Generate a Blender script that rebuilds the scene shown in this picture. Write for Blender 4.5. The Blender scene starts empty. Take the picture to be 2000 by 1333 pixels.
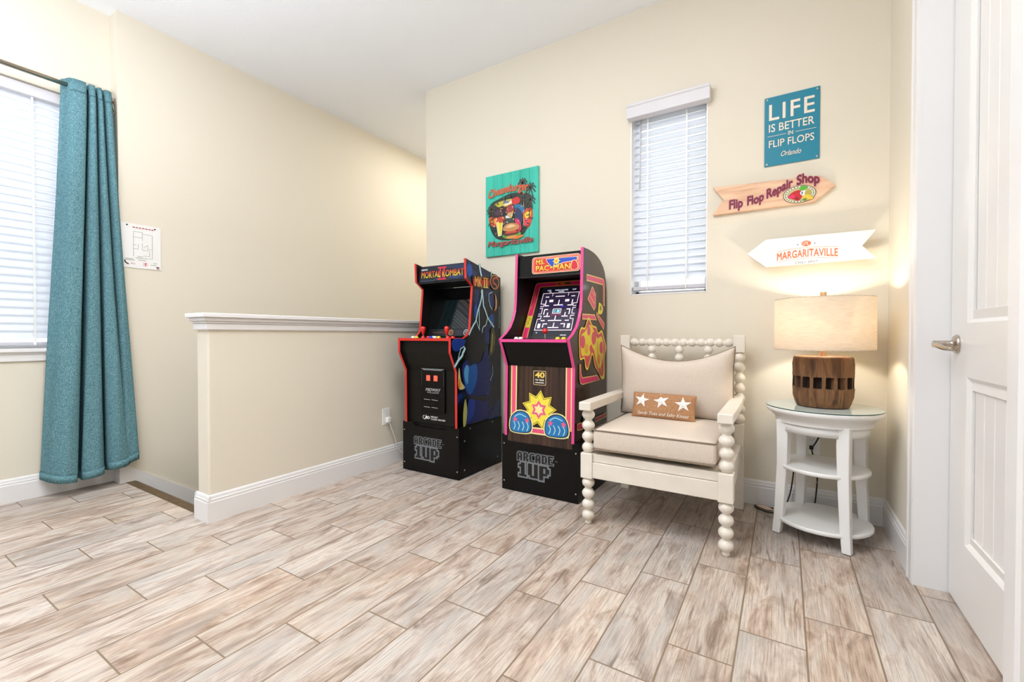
import bpy, bmesh, math, random
from mathutils import Vector, Matrix
from math import radians as R, sin, cos, pi
random.seed(7)
sc = bpy.context.scene
COL = sc.collection
# ---------------------------------------------------------------- camera, light, exposure
cam = bpy.data.cameras.new('camera'); cam.sensor_width = 36; cam.lens = 864.5*36/2000; cam.clip_start = .02
cam.shift_y = -0.8/2000
camo = bpy.data.objects.new('camera', cam); COL.objects.link(camo)
camo.location = (0, 0, .94); camo.rotation_euler = (R(90-.725), 0, R(31.585))
sc.camera = camo
vs = sc.view_settings
vs.view_transform = 'Standard'; vs.look = 'None'; vs.gamma = 1; vs.use_curve_mapping = False; vs.exposure = 0.2
w = bpy.data.worlds.new('world'); sc.world = w; w.use_nodes = True
bg = w.node_tree.nodes['Background']; bg.inputs[0].default_value = (.90, .95, 1, 1); bg.inputs[1].default_value = .55
def area(name, loc, rot, sx, sy, power, col):
    l = bpy.data.lights.new(name, 'AREA'); l.shape = 'RECTANGLE'; l.size = sx; l.size_y = sy; l.energy = power; l.color = col
    o = bpy.data.objects.new(name, l); COL.objects.link(o); o.location = loc; o.rotation_euler = rot; return o
area('ceiling_area_light', (-.7, .95, 2.94), (0, 0, 0), .5, .5, 19, (.97, .98, 1))  # ceiling lamp that throws the cabinet's shadow on the half wall
area('ceiling_area_light', (-1.6, .0, 2.94), (0, 0, 0), 1.6, 1.4, 38, (.92, .96, 1))  # added soft fill panel overhead, not a known fitting
area('ceiling_bounce_fill', (-2.0, -.45, 1.7), (R(180), 0, 0), .5, .5, 78, (.86, .91, 1))  # added fill aimed up at the ceiling, no floor lamp stands here
area('window_daylight', (-4.75, .2, 1.62), (0, R(-90), 0), 2.8, 2.8, 38, (.93, .97, 1))
area('window_daylight', (-.61, 3.75, 1.75), (R(-90), 0, 0), 1.8, 2.2, 19, (.93, .97, 1))
area('stair_fill', (-2.85, 4.1, 2.94), (0, 0, 0), .5, 1.8, 17, (1, .97, .92))  # unseen area light, sized and placed to brighten the stair wall

# ---------------------------------------------------------------- materials
def lin(h):
    if isinstance(h, str):
        h = h.lstrip('#'); c = [int(h[i:i+2], 16)/255 for i in (0, 2, 4)]
        return tuple(x/12.92 if x <= .04045 else ((x+.055)/1.055)**2.4 for x in c) + (1,)
    return tuple(h)[:3] + (1,)
def mat(name, col, rough=.5, metal=0, spec=.5, bump=None, var=None, emit=None, coat=0):
    m = bpy.data.materials.new(name); m.use_nodes = True; nt = m.node_tree; b = nt.nodes['Principled BSDF']
    b.inputs['Base Color'].default_value = lin(col); b.inputs['Roughness'].default_value = rough
    b.inputs['Metallic'].default_value = metal; b.inputs['Specular IOR Level'].default_value = spec
    b.inputs['Coat Weight'].default_value = coat; b.inputs['Coat Roughness'].default_value = .08
    tc = nt.nodes.new('ShaderNodeTexCoord')
    if bump:
        n = nt.nodes.new('ShaderNodeTexNoise'); n.inputs['Scale'].default_value = bump[0]; n.inputs['Detail'].default_value = 3
        bp = nt.nodes.new('ShaderNodeBump'); bp.inputs['Strength'].default_value = bump[1]; bp.inputs['Distance'].default_value = bump[2] if len(bump) > 2 else .002
        nt.links.new(tc.outputs['Object'], n.inputs['Vector']); nt.links.new(n.outputs['Fac'], bp.inputs['Height']); nt.links.new(bp.outputs[0], b.inputs['Normal'])
    if var:   # (scale xyz, [(pos, colour)...], detail, distortion)
        mp = nt.nodes.new('ShaderNodeMapping'); mp.inputs['Scale'].default_value = var[0]
        n = nt.nodes.new('ShaderNodeTexNoise'); n.inputs['Scale'].default_value = 1; n.inputs['Detail'].default_value = var[2] if len(var) > 2 else 4
        n.inputs['Distortion'].default_value = var[3] if len(var) > 3 else 0
        rp = nt.nodes.new('ShaderNodeValToRGB'); ramp(rp, var[1])
        nt.links.new(tc.outputs['Object'], mp.inputs['Vector']); nt.links.new(mp.outputs[0], n.inputs['Vector'])
        nt.links.new(n.outputs['Fac'], rp.inputs[0]); nt.links.new(rp.outputs[0], b.inputs['Base Color'])
    if emit:
        b.inputs['Emission Color'].default_value = lin(emit[0]); b.inputs['Emission Strength'].default_value = emit[1]
    return m
def ramp(rp, stops):
    e = rp.color_ramp.elements
    while len(e) < len(stops): e.new(.5)
    for el, (p, c) in zip(e, stops): el.position = p; el.color = lin(c)
def trans_mat(name, col, tcol, fac, rough=.6, weave=None, gloss=0):
    m = bpy.data.materials.new(name); m.use_nodes = True; nt = m.node_tree; nt.nodes.clear()
    out = nt.nodes.new('ShaderNodeOutputMaterial'); d = nt.nodes.new('ShaderNodeBsdfDiffuse'); t = nt.nodes.new('ShaderNodeBsdfTranslucent'); mx = nt.nodes.new('ShaderNodeMixShader')
    d.inputs[0].default_value = lin(col); t.inputs[0].default_value = lin(tcol); mx.inputs[0].default_value = fac
    nt.links.new(d.outputs[0], mx.inputs[1]); nt.links.new(t.outputs[0], mx.inputs[2])
    last = mx
    if gloss:
        g = nt.nodes.new('ShaderNodeBsdfGlossy'); g.inputs['Roughness'].default_value = .3; m2 = nt.nodes.new('ShaderNodeMixShader'); m2.inputs[0].default_value = gloss
        nt.links.new(mx.outputs[0], m2.inputs[1]); nt.links.new(g.outputs[0], m2.inputs[2]); last = m2
    if weave:
        tc = nt.nodes.new('ShaderNodeTexCoord'); mp = nt.nodes.new('ShaderNodeMapping'); mp.inputs['Scale'].default_value = weave[0]
        n = nt.nodes.new('ShaderNodeTexNoise'); n.inputs['Scale'].default_value = 1; n.inputs['Detail'].default_value = 2
        rp = nt.nodes.new('ShaderNodeValToRGB'); ramp(rp, weave[1])
        nt.links.new(tc.outputs['Object'], mp.inputs[0]); nt.links.new(mp.outputs[0], n.inputs['Vector']); nt.links.new(n.outputs['Fac'], rp.inputs[0])
        nt.links.new(rp.outputs[0], d.inputs[0])
        if len(weave) > 2: nt.links.new(rp.outputs[0], t.inputs[0])
    nt.links.new(last.outputs[0], out.inputs[0]); return m
M = {}
M['wall'] = mat('wall_paint', '#e5ddcc', .75, spec=.25, bump=(170, .25, .0015))
M['ceil'] = mat('ceiling_paint', '#f0f2f5', .9, spec=.1, bump=(120, .35, .002))
M['trim'] = mat('trim_paint', '#ebe9e8', .35)
M['door'] = mat('door_paint', '#eae8e5', .32)
M['nose'] = mat('stair_nosing_wood', '#5a452c', .5, var=((30, 30, 30), [(.3, '#4c3a24'), (.7, '#68502f')]))
M['stair'] = mat('stair_carpet', '#6b5a45', .9)
M['white'] = mat('white_painted_wood', '#efeeec', .35)
M['cream'] = mat('cream_painted_wood', '#e8dfd2', .38, var=((9, 9, 9), [(.25, '#e0d6c7'), (.75, '#ece5da')]), bump=(40, .1))
M['linen'] = mat('linen_upholstery', '#d8cabb', .9, spec=.15, var=((400, 400, 400), [(.3, '#cfc0b0'), (.7, '#e0d3c5')], 2), bump=(600, .25))
M['linenpipe'] = mat('piping_cord', '#8a7a69', .9)
M['burlap'] = mat('burlap', '#b98255', .95, spec=.1, var=((260, 260, 260), [(.3, '#98694a'), (.7, '#c69a72')], 2), bump=(500, .4))
M['black'] = mat('black_laminate', '#080706', .35, spec=.22)
M['blackmat'] = mat('black_board', '#0e0c09', .45, spec=.25)
M['hollow'] = mat('black_inside', '#050505', .5)
M['red'] = mat('red_edge_trim', '#d22f27', .3)
M['pink'] = mat('pink_edge_trim', '#e0498f', .3)
M['redplastic'] = mat('red_plastic', '#e4231c', .2, coat=.5)
M['yellowplastic'] = mat('yellow_plastic', '#f2cf3a', .25)
M['whiteplastic'] = mat('white_plastic', '#efefec', .3)
M['blueplastic'] = mat('blue_plastic', '#2a3fb8', .25)
M['chrome'] = mat('brushed_steel', '#c0b6aa', .22, metal=1)
M['rod'] = mat('rod_nickel', '#a89c90', .25, metal=1)
M['bolt'] = mat('bolt_steel', '#c9c6c0', .3, metal=1)
M['glassblk'] = mat('dark_screen_glass', '#060909', .03, spec=.45)
M['storm'] = mat('storm_print', '#0a1024', .16, spec=.5, var=((7, 7, 5), [(.42, '#05070d'), (.55, '#0a132c'), (.64, '#143270'), (.72, '#0b1736')], 2, .4))
M['darkwood'] = mat('dark_woodgrain_print', '#352218', .18, spec=.5, var=((45, 45, 1.2), [(.3, '#1e120c'), (.55, '#3d271b'), (.75, '#4d3527')], 3))
M['teal'] = mat('teal_board_paint', '#2fbda6', .45, var=((20, 20, 3), [(.3, '#27b19a'), (.7, '#3cc7b1')]))
M['tealdark'] = mat('board_edge', '#1c8a78', .5)
M['pine'] = mat('raw_pine', '#e2b898', .6, var=((6, 6, 45), [(.25, '#d09c7a'), (.5, '#e6bd9c'), (.8, '#f0d0ae')], 3, .3))
M['signwhite'] = mat('white_sign_paint', '#f2efe9', .55)
M['signteal'] = mat('teal_enamel', '#11809b', .4)
M['wheel'] = mat('weathered_hub_wood', '#7a512e', .75, var=((26, 26, 5), [(.25, '#2c1c10'), (.42, '#5f3f24'), (.56, '#805a38'), (.68, '#6b4a2e'), (.8, '#3c2818')], 6, .8), bump=(60, .8, .004))
M['cord'] = mat('black_cable', '#0d0c0c', .5)
M['whitecord'] = mat('white_cable', '#e6e3dc', .5)
M['brass'] = mat('wood_finial', '#b08a62', .5, var=((80, 80, 20), [(.3, '#96704a'), (.7, '#c8a47c')]))
M['glasstop'] = mat('glass_top', '#cfdcd8', .03, spec=.8)
M['glassedge'] = mat('glass_edge_green', '#23473f', .1)
M['acrylic'] = mat('printed_sheet', '#f0eeec', .25)
M['blind'] = trans_mat('blind_slat', '#f1f3f6', '#eef2f8', .38, gloss=.03)
M['blindrail'] = mat('blind_rail', '#d9d6da', .4)
M['grayrail'] = mat('blind_bottom_rail', '#c9c8cf', .4)
M['curtain'] = trans_mat('teal_curtain_fabric', '#4a8088', '#2f7f8c', .06, weave=((330, 330, 120), [(.3, '#4c6f78'), (.5, '#648e97'), (.7, '#88aeb5')]))
M['shade'] = trans_mat('linen_lampshade', '#f0e6d6', '#f5ead8', .55, weave=((25, 25, 420), [(.3, '#e8dccb'), (.7, '#f5ecdf')], 1))
M['pane'] = mat('window_pane', '#ffffff', 0)
M['pane'].node_tree.nodes['Principled BSDF'].inputs['Transmission Weight'].default_value = 1
M['pane'].node_tree.nodes['Principled BSDF'].inputs['IOR'].default_value = 1.05
def ink(name, rough, emit=0):
    m = bpy.data.materials.new(name); m.use_nodes = True; nt = m.node_tree; b = nt.nodes['Principled BSDF']
    a = nt.nodes.new('ShaderNodeAttribute'); a.attribute_name = 'Col'
    nt.links.new(a.outputs['Color'], b.inputs['Base Color']); b.inputs['Roughness'].default_value = rough
    if emit: nt.links.new(a.outputs['Color'], b.inputs['Emission Color']); b.inputs['Emission Strength'].default_value = emit
    return m
M['ink'] = ink('printed_ink', .35); M['inkmat'] = ink('matt_ink', .8); M['inkglow'] = ink('lit_screen', .1, .75)

def floor_mat():
    m = bpy.data.materials.new('wood_look_tile'); m.use_nodes = True; nt = m.node_tree; b = nt.nodes['Principled BSDF']
    N = nt.nodes.new; Lk = nt.links.new
    def mth(op, a, c=None, d=None):
        n = N('ShaderNodeMath'); n.operation = op
        for i, v in enumerate((a, c, d)):
            if v is None: continue
            if isinstance(v, (int, float)): n.inputs[i].default_value = v
            else: Lk(v, n.inputs[i])
        return n.outputs[0]
    tc = N('ShaderNodeTexCoord'); sx = N('ShaderNodeSeparateXYZ'); Lk(tc.outputs['Object'], sx.inputs[0])
    PW, PL = .1803, .5529
    u = mth('DIVIDE', mth('ADD', sx.outputs[0], .117), PW); i = mth('FLOOR', u); fu = mth('SUBTRACT', u, i)
    v = mth('DIVIDE', mth('SUBTRACT', mth('SUBTRACT', sx.outputs[1], 1.571), mth('MULTIPLY', i, .1843)), PL); j = mth('FLOOR', v); fv = mth('SUBTRACT', v, j)
    du = mth('MULTIPLY', mth('MINIMUM', fu, mth('SUBTRACT', 1, fu)), PW); dv = mth('MULTIPLY', mth('MINIMUM', fv, mth('SUBTRACT', 1, fv)), PL)
    dist = mth('MINIMUM', du, dv)
    gr = N('ShaderNodeMapRange'); Lk(dist, gr.inputs[0]); gr.inputs[1].default_value = .0017; gr.inputs[2].default_value = .0034; gr.inputs[3].default_value = 1; gr.inputs[4].default_value = 0
    cid = N('ShaderNodeCombineXYZ'); Lk(i, cid.inputs[0]); Lk(j, cid.inputs[1])
    wn = N('ShaderNodeTexWhiteNoise'); wn.noise_dimensions = '2D'; Lk(cid.outputs[0], wn.inputs['Vector'])
    sc3 = N('ShaderNodeSeparateXYZ'); Lk(wn.outputs['Color'], sc3.inputs[0])
    # grain coordinates, shifted per tile
    def coords(sxv, syv, off):
        c = N('ShaderNodeCombineXYZ')
        Lk(mth('MULTIPLY', sx.outputs[0], sxv), c.inputs[0]); Lk(mth('MULTIPLY', sx.outputs[1], syv), c.inputs[1]); Lk(mth('MULTIPLY', wn.outputs['Value'], off), c.inputs[2]); return c.outputs[0]
    def noise(vec, det, dist_=0, rough=.55):
        n = N('ShaderNodeTexNoise'); n.inputs['Scale'].default_value = 1; n.inputs['Detail'].default_value = det; n.inputs['Distortion'].default_value = dist_; n.inputs['Roughness'].default_value = rough; Lk(vec, n.inputs['Vector']); return n.outputs['Fac']
    big = noise(coords(15, 4.2, 57), 6, 1.0, .62)
    r1 = N('ShaderNodeValToRGB'); ramp(r1, [(.30, '#967a63'), (.40, '#b49a84'), (.48, '#c8b09b'), (.56, '#d6c5b3'), (.66, '#cdc1b4'), (.76, '#b9a592')]); Lk(big, r1.inputs[0])
    fine = noise(coords(230, 7, 31), 7, .25, .72)
    r2 = N('ShaderNodeValToRGB'); ramp(r2, [(.32, '#5f4f43'), (.42, '#bba999'), (.52, '#efe8e1'), (.66, '#ffffff')]); Lk(fine, r2.inputs[0])
    mul = N('ShaderNodeMix'); mul.data_type = 'RGBA'; mul.blend_type = 'MULTIPLY'; mul.inputs[0].default_value = .6; Lk(r1.outputs[0], mul.inputs[6]); Lk(r2.outputs[0], mul.inputs[7])
    # grey weathering and dark streaks
    gn = noise(coords(9, 2.2, 91), 3, .8)
    gf = N('ShaderNodeMapRange'); Lk(gn, gf.inputs[0]); gf.inputs[1].default_value = .48; gf.inputs[2].default_value = .7; gf.inputs[3].default_value = 0; gf.inputs[4].default_value = .6
    mg = N('ShaderNodeMix'); mg.data_type = 'RGBA'; Lk(gf.outputs[0], mg.inputs[0]); Lk(mul.outputs[2], mg.inputs[6]); mg.inputs[7].default_value = lin('#aca49c')
    sn = noise(coords(26, 1.6, 133), 3, 2.2)
    sf = N('ShaderNodeMapRange'); Lk(sn, sf.inputs[0]); sf.inputs[1].default_value = .63; sf.inputs[2].default_value = .72; sf.inputs[3].default_value = 0; sf.inputs[4].default_value = .8
    ms = N('ShaderNodeMix'); ms.data_type = 'RGBA'; Lk(sf.outputs[0], ms.inputs[0]); Lk(mg.outputs[2], ms.inputs[6]); ms.inputs[7].default_value = lin('#7c5b41')
    # brightness per tile
    hv = N('ShaderNodeHueSaturation'); Lk(ms.outputs[2], hv.inputs['Color'])
    Lk(mth('ADD', mth('MULTIPLY', sc3.outputs[0], .18), .91), hv.inputs['Value']); Lk(mth('ADD', mth('MULTIPLY', sc3.outputs[1], .28), .58), hv.inputs['Saturation'])
    mgr = N('ShaderNodeMix'); mgr.data_type = 'RGBA'; Lk(gr.outputs[0], mgr.inputs[0]); Lk(hv.outputs[0], mgr.inputs[6]); mgr.inputs[7].default_value = lin('#86735f')
    Lk(mgr.outputs[2], b.inputs['Base Color'])
    b.inputs['Roughness'].default_value = .42; b.inputs['Specular IOR Level'].default_value = .35
    hgt = mth('SUBTRACT', mth('MULTIPLY', fine, .25), gr.outputs[0]); bp = N('ShaderNodeBump'); bp.inputs['Strength'].default_value = .35; bp.inputs['Distance'].default_value = .0015; Lk(hgt, bp.inputs['Height']); Lk(bp.outputs[0], b.inputs['Normal'])
    return m
M['floor'] = floor_mat()

# ---------------------------------------------------------------- mesh helpers
class MB:
    def __init__(s): s.v = []; s.f = []; s.smooth = []
    def add(s, vs, fs, smooth=False, T=None):
        o = len(s.v); s.v += [tuple(T @ Vector(p)) if T else tuple(p) for p in vs]; s.f += [tuple(i+o for i in f) for f in fs]; s.smooth += [smooth]*len(fs); return s
    def box(s, x0, x1, y0, y1, z0, z1, T=None):
        vs = [(x, y, z) for x in (x0, x1) for y in (y0, y1) for z in (z0, z1)]
        return s.add(vs, [(0, 1, 3, 2), (4, 6, 7, 5), (0, 4, 5, 1), (2, 3, 7, 6), (0, 2, 6, 4), (1, 5, 7, 3)], T=T)
    def prism(s, pts, ax, a, b, T=None, smooth=False):  # polygon extruded along axis; pts are the two other coordinates in xyz order
        def p3(p, t): q = list(p); q.insert('xyz'.index(ax), t); return q
        n = len(pts); vs = [p3(p, a) for p in pts] + [p3(p, b) for p in pts]
        area_ = sum(pts[i][0]*pts[(i+1) % n][1]-pts[(i+1) % n][0]*pts[i][1] for i in range(n))
        sgn = (area_ > 0) ^ (ax == 'y') ^ (b < a)
        fs = [tuple(range(n))[::-1] if sgn else tuple(range(n)), tuple(range(n, 2*n)) if sgn else tuple(range(n, 2*n))[::-1]]
        for i in range(n):
            j = (i+1) % n; q = (i, j, j+n, i+n); fs.append(q if sgn else q[::-1])
        return s.add(vs, fs, smooth, T)
    def lathe(s, prof, n=32, c=(0, 0, 0), T=None, cap=True, smooth=True):
        vs = []; fs = []
        for r, z in prof:
            for k in range(n): vs.append((c[0]+r*cos(2*pi*k/n), c[1]+r*sin(2*pi*k/n), c[2]+z))
        m = len(prof)
        for a in range(m-1):
            for k in range(n): fs.append((a*n+k, a*n+(k+1) % n, (a+1)*n+(k+1) % n, (a+1)*n+k))
        s.add(vs, fs, smooth, T)
        if cap: s.add(vs[:n], [tuple(range(n))[::-1]], False, T); s.add(vs[-n:], [tuple(range(n))], False, T)
        return s
    def tube(s, path, r, n=8, closed=False, T=None):
        P = [Vector(p) for p in path]; vs = []; fs = []; m = len(P); up = Vector((0, 0, 1))
        for i, p in enumerate(P):
            a = P[(i-1) % m] if (closed or i > 0) else p; b = P[(i+1) % m] if (closed or i < m-1) else p
            t = (b-a).normalized()
            q = up.cross(t)
            if q.length < .05: q = Vector((1, 0, 0)).cross(t)
            q.normalize(); w_ = t.cross(q)
            rr = r[i] if isinstance(r, (list, tuple)) else r
            for k in range(n): vs.append(tuple(p + q*rr*cos(2*pi*k/n) + w_*rr*sin(2*pi*k/n)))
        for i in range(m if closed else m-1):
            for k in range(n): fs.append((i*n+k, i*n+(k+1) % n, ((i+1) % m)*n+(k+1) % n, ((i+1) % m)*n+k))
        if not closed: fs += [tuple(range(n))[::-1], tuple(range((m-1)*n, m*n))]
        return s.add(vs, fs, True, T)
    def build(s, name, m, parent=None, bevel=0, seg=2):
        me = bpy.data.meshes.new(name); me.from_pydata(s.v, [], s.f); me.validate(); me.materials.append(m)
        if len(me.polygons) == len(s.smooth): me.polygons.foreach_set('use_smooth', s.smooth)
        o = bpy.data.objects.new(name, me); COL.objects.link(o)
        if parent: o.parent = parent
        if bevel:
            b = o.modifiers.new('bevel', 'BEVEL'); b.width = bevel; b.segments = seg; b.limit_method = 'ANGLE'; b.angle_limit = R(40); b.harden_normals = False
        return o
def spline(pts, n=6, closed=False):
    P = [Vector(p) for p in pts]; out = []; m = len(P)
    for i in range(m if closed else m-1):
        g = lambda k: P[k % m] if closed else P[max(0, min(m-1, k))]
        a, b, c, d = g(i-1), g(i), g(i+1), g(i+2)
        for k in range(n):
            t = k/n; out.append(.5*((2*b)+(c-a)*t+(2*a-5*b+4*c-d)*t*t+(3*b-a-3*c+d)*t**3))
    if not closed: out.append(P[-1])
    return out
def tag(o, label=None, cat=None, group=None, kind=None):
    if label: o['label'] = label
    if cat: o['category'] = cat
    if group: o['group'] = group
    if kind: o['kind'] = kind
    return o
def thing(name, label, cat, loc=(0, 0, 0), rz=0, group=None):
    o = bpy.data.objects.new(name, None); COL.objects.link(o); o.location = loc; o.rotation_euler = (0, 0, rz); o.empty_display_size = .1
    return tag(o, label, cat, group)
def struct(o): o['kind'] = 'structure'; return o

# ---- printing: flat ink shapes on a surface, one mesh per print
class Print:
    def __init__(s, O, ux, uy):
        s.O = Vector(O); s.ux = Vector(ux); s.uy = Vector(uy); s.n = s.ux.cross(s.uy).normalized(); s.mb = MB(); s.c = []; s.k = 0; s.warp = None; s.base = .0007; s.step = .00022; s.mic = 0
    def _put(s, vs, fs, col, warp=None):
        o = []
        for p in vs:
            u, v = p[0], p[1]
            if warp: u, v = warp(u, v)
            o.append((u, v))
        s.mb.add([tuple(s.O + s.ux*u + s.uy*v + s.n*(s.base+s.step*s.k+s.mic)) for u, v in o], fs)
        for f in fs:
            s.c.append([lin(col(*vs[i][:2])) if callable(col) else lin(col) for i in f])
    def layer(s): s.k += 1; return s
    def poly(s, pts, col, layer=True, warp=None):
        if layer: s.k += 1
        a = sum(pts[i][0]*pts[(i+1) % len(pts)][1]-pts[(i+1) % len(pts)][0]*pts[i][1] for i in range(len(pts)))
        s._put(pts, [tuple(range(len(pts))) if a > 0 else tuple(range(len(pts)))[::-1]], col, warp); return s
    def rect(s, u0, v0, u1, v1, col, layer=True): return s.poly([(u0, v0), (u1, v0), (u1, v1), (u0, v1)], col, layer)
    def ell(s, u, v, a, b, col, layer=True, n=28, rot=0, t0=0, t1=2*pi):
        pts = []
        for k in range(n):
            t = t0+(t1-t0)*k/(n if t1-t0 > 6.28 else n-1); x, y = a*cos(t), b*sin(t); pts.append((u+x*cos(rot)-y*sin(rot), v+x*sin(rot)+y*cos(rot)))
        return s.poly(pts, col, layer)
    def rrect(s, u0, v0, u1, v1, r, col, layer=True):
        pts = []
        for cx, cy, a in ((u1-r, v1-r, 0), (u0+r, v1-r, 90), (u0+r, v0+r, 180), (u1-r, v0+r, 270)):
            for k in range(6): t = R(a+18*k); pts.append((cx+r*cos(t), cy+r*sin(t)))
        return s.poly(pts, col, layer)
    def smooth(s, pts, col, layer=True, n=6): return s.poly([(p.x, p.y) for p in spline([(a, b, 0) for a, b in pts], n, True)], col, layer)
    def line(s, pts, wd, col, layer=True, curve=0, closed=False):
        if layer: s.k += 1
        P = [Vector((a, b, 0)) for a, b in pts]
        if curve: P = spline(P, curve, closed)
        if closed: P.append(P[0])
        for i in range(len(P)-1):
            a, b = P[i], P[i+1]; d = b-a
            if d.length < 1e-7: continue
            wa = wd(i/(len(P)-1)) if callable(wd) else wd; wb = wd((i+1)/(len(P)-1)) if callable(wd) else wd
            n = Vector((-d.y, d.x, 0)).normalized()
            s.mic = (s.mic+2e-5) % 1.99e-4
            s._put([(a-n*wa/2), (b-n*wb/2), (b+n*wb/2), (a+n*wa/2)], [(0, 1, 2, 3)], col)
            s.mic = (s.mic+2e-5) % 1.99e-4
            if i: s._put([(a.x+wa/2*cos(2*pi*k/8), a.y+wa/2*sin(2*pi*k/8)) for k in range(8)], [tuple(range(8))], col)
        s.mic = 0
        return s
    def text(s, t, u0, v0, u1, v1, col, bold=0, shear=0, warp=None, layer=True, space=1):
        if layer: s.k += 1
        cu = bpy.data.curves.new('lettering', 'FONT'); cu.body = t; cu.size = 1; cu.shear = shear; cu.space_character = space; cu.resolution_u = 3
        ob = bpy.data.objects.new('lettering', cu); me = bpy.data.meshes.new_from_object(ob)
        vs = [(v.co.x, v.co.y) for v in me.vertices]; fs = [tuple(p.vertices) for p in me.polygons]
        nz = [p.normal.z for p in me.polygons]; fs = [f if z > 0 else f[::-1] for f, z in zip(fs, nz)]
        bpy.data.objects.remove(ob); bpy.data.curves.remove(cu); bpy.data.meshes.remove(me)
        x0 = min(v[0] for v in vs); x1 = max(v[0] for v in vs); y0 = min(v[1] for v in vs); y1 = max(v[1] for v in vs)
        b_ = bold*.9; x0 -= b_; x1 += b_; y0 -= b_; y1 += b_
        for da, db in (((0, 0), (b_, 0), (-b_, 0), (0, b_), (0, -b_), (b_*.7, b_*.7), (-b_*.7, -b_*.7), (b_*.7, -b_*.7), (-b_*.7, b_*.7)) if bold > .001 else ((0, 0),)):
            s._put([(u0+(a+da-x0)/(x1-x0)*(u1-u0), v0+(b+db-y0)/(y1-y0)*(v1-v0)) for a, b in vs], fs, col, warp); s.mic += 2e-5
        s.mic = 0
        return s
    def build(s, name, parent=None, m='ink', label=None):
        me = bpy.data.meshes.new(name); me.from_pydata(s.mb.v, [], s.mb.f); me.materials.append(M[m])
        ca = me.color_attributes.new('Col', 'FLOAT_COLOR', 'CORNER')
        i = 0
        for cs in s.c:
            for c in cs: ca.data[i].color = c; i += 1
        o = bpy.data.objects.new(name, me); COL.objects.link(o)
        if parent: o.parent = parent
        if label: o['label'] = label
        return o

# ---------------------------------------------------------------- setting
XW, XS, XH, XR, YA, ZC, BH = -3.687, -3.577, -2.45, .43, 2.80, 2.978, .136
YB = -2.6   # how far the room goes back behind the camera
def holed(ax, a, b, u0, u1, z0, z1, hole=None):
    """wall slab between planes a..b of axis ax, running u0..u1, with one rectangular opening"""
    mb = MB()
    def bx(ua, ub, za, zb):
        if ub-ua < 1e-5 or zb-za < 1e-5: return
        mb.box(a, b, ua, ub, za, zb) if ax == 'x' else mb.box(ua, ub, a, b, za, zb)
    if not hole: bx(u0, u1, z0, z1)
    else:
        h0, h1, g0, g1 = hole
        bx(u0, h0, z0, z1); bx(h1, u1, z0, z1); bx(h0, h1, z0, g0); bx(h0, h1, g1, z1)
    return mb
fl = MB(); fl.box(XW-.2, .9, YB, 1.10, -.12, 0); fl.box(XH-.115, .9, 1.10, YA+.15, -.12, 0)
struct(fl.build('floor', M['floor']))
ce = MB(); ce.box(XW-.2, .9, YB, 5.6, ZC, ZC+.1); struct(ce.build('ceiling', M['ceil']))
WIN1 = (-.55, .98, .86, 2.385)
struct(holed('x', XW-.16, XW, YB, 1.086, 0, ZC, WIN1).build('wall_left', M['wall']))
struct(holed('x', XS-.2, XS, 1.086, 5.6, -2.2, ZC).build('wall_stair', M['wall']))
e = MB(); e.box(XS, XH+.4, 5.5, 5.6, -2.2, ZC); struct(e.build('wall_far', M['wall']))
WIN2 = (-.832, -.391, 1.197, 2.325)
struct(holed('y', YA, YA+.15, XH-.115, .63, 0, ZC, WIN2).build('wall_back', M['wall']))
e = MB(); e.box(XH-.115, XH+.1, YA+.15, 5.5, -2.2, ZC); e.box(XH-.115, XH-.01, 1.14, YA+.15, -2.2, -.12); struct(e.build('wall_stair_inner', M['wall']))
DY0, DY1, DZ = 1.40, 2.195, 2.42
e = MB(); e.box(XR, XR+.2, DY1+.02, YA, 0, ZC); e.box(XR, XR+.2, YB, DY0-.02, 0, ZC); e.box(XR, XR+.2, DY0-.02, DY1+.02, DZ+.02, ZC); struct(e.build('wall_right', M['wall']))
e = MB(); e.box(XH-.115, XH, 1.086, YA, 0, .985); struct(e.build('wall_half', M['wall'], bevel=.008))
# baseboards: profile (height, projection)
BP = [(0, .013), (.098, .013), (.102, .0105), (.112, .0115), (.116, .008), (.127, .007), (.133, .004), (BH, 0)]
def baseboard(name, runs):
    mb = MB()
    for ax, wall, sgn, a, b in runs:   # ax: axis the run follows
        pts = [(wall, 0)] + [(wall+sgn*p, z) for z, p in BP]
        mb.prism(pts, ax, a, b)
    return struct(mb.build(name, M['trim']))
baseboard('baseboard_left', [('y', XW, 1, YB, 1.086), ('x', 1.086, -1, XW, XS+.013)])
baseboard('baseboard_half', [('y', XH, 1, 1.0735, YA), ('x', 1.086, -1, XH-.128, XH+.0125), ('y', XH-.115, -1, 1.0745, 1.098)])
baseboard('baseboard_back', [('x', YA, -1, XH, XR)])
baseboard('baseboard_right', [('y', XR, -1, DY1+.085, YA)])
# half wall cap: slab and stepped moulding
cap = MB(); x0, x1, y0 = XH-.115, XH, 1.086
for ov, z0, z1 in ((.038, 1.028, 1.050), (.026, 1.010, 1.028), (.018, .999, 1.010), (.012, .966, .999)):
    cap.box(x0-ov, x1+ov, y0-ov, YA, z0, z1)
cb = cap.build('trim_1', M['trim'], bevel=.004); struct(cb)
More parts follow.
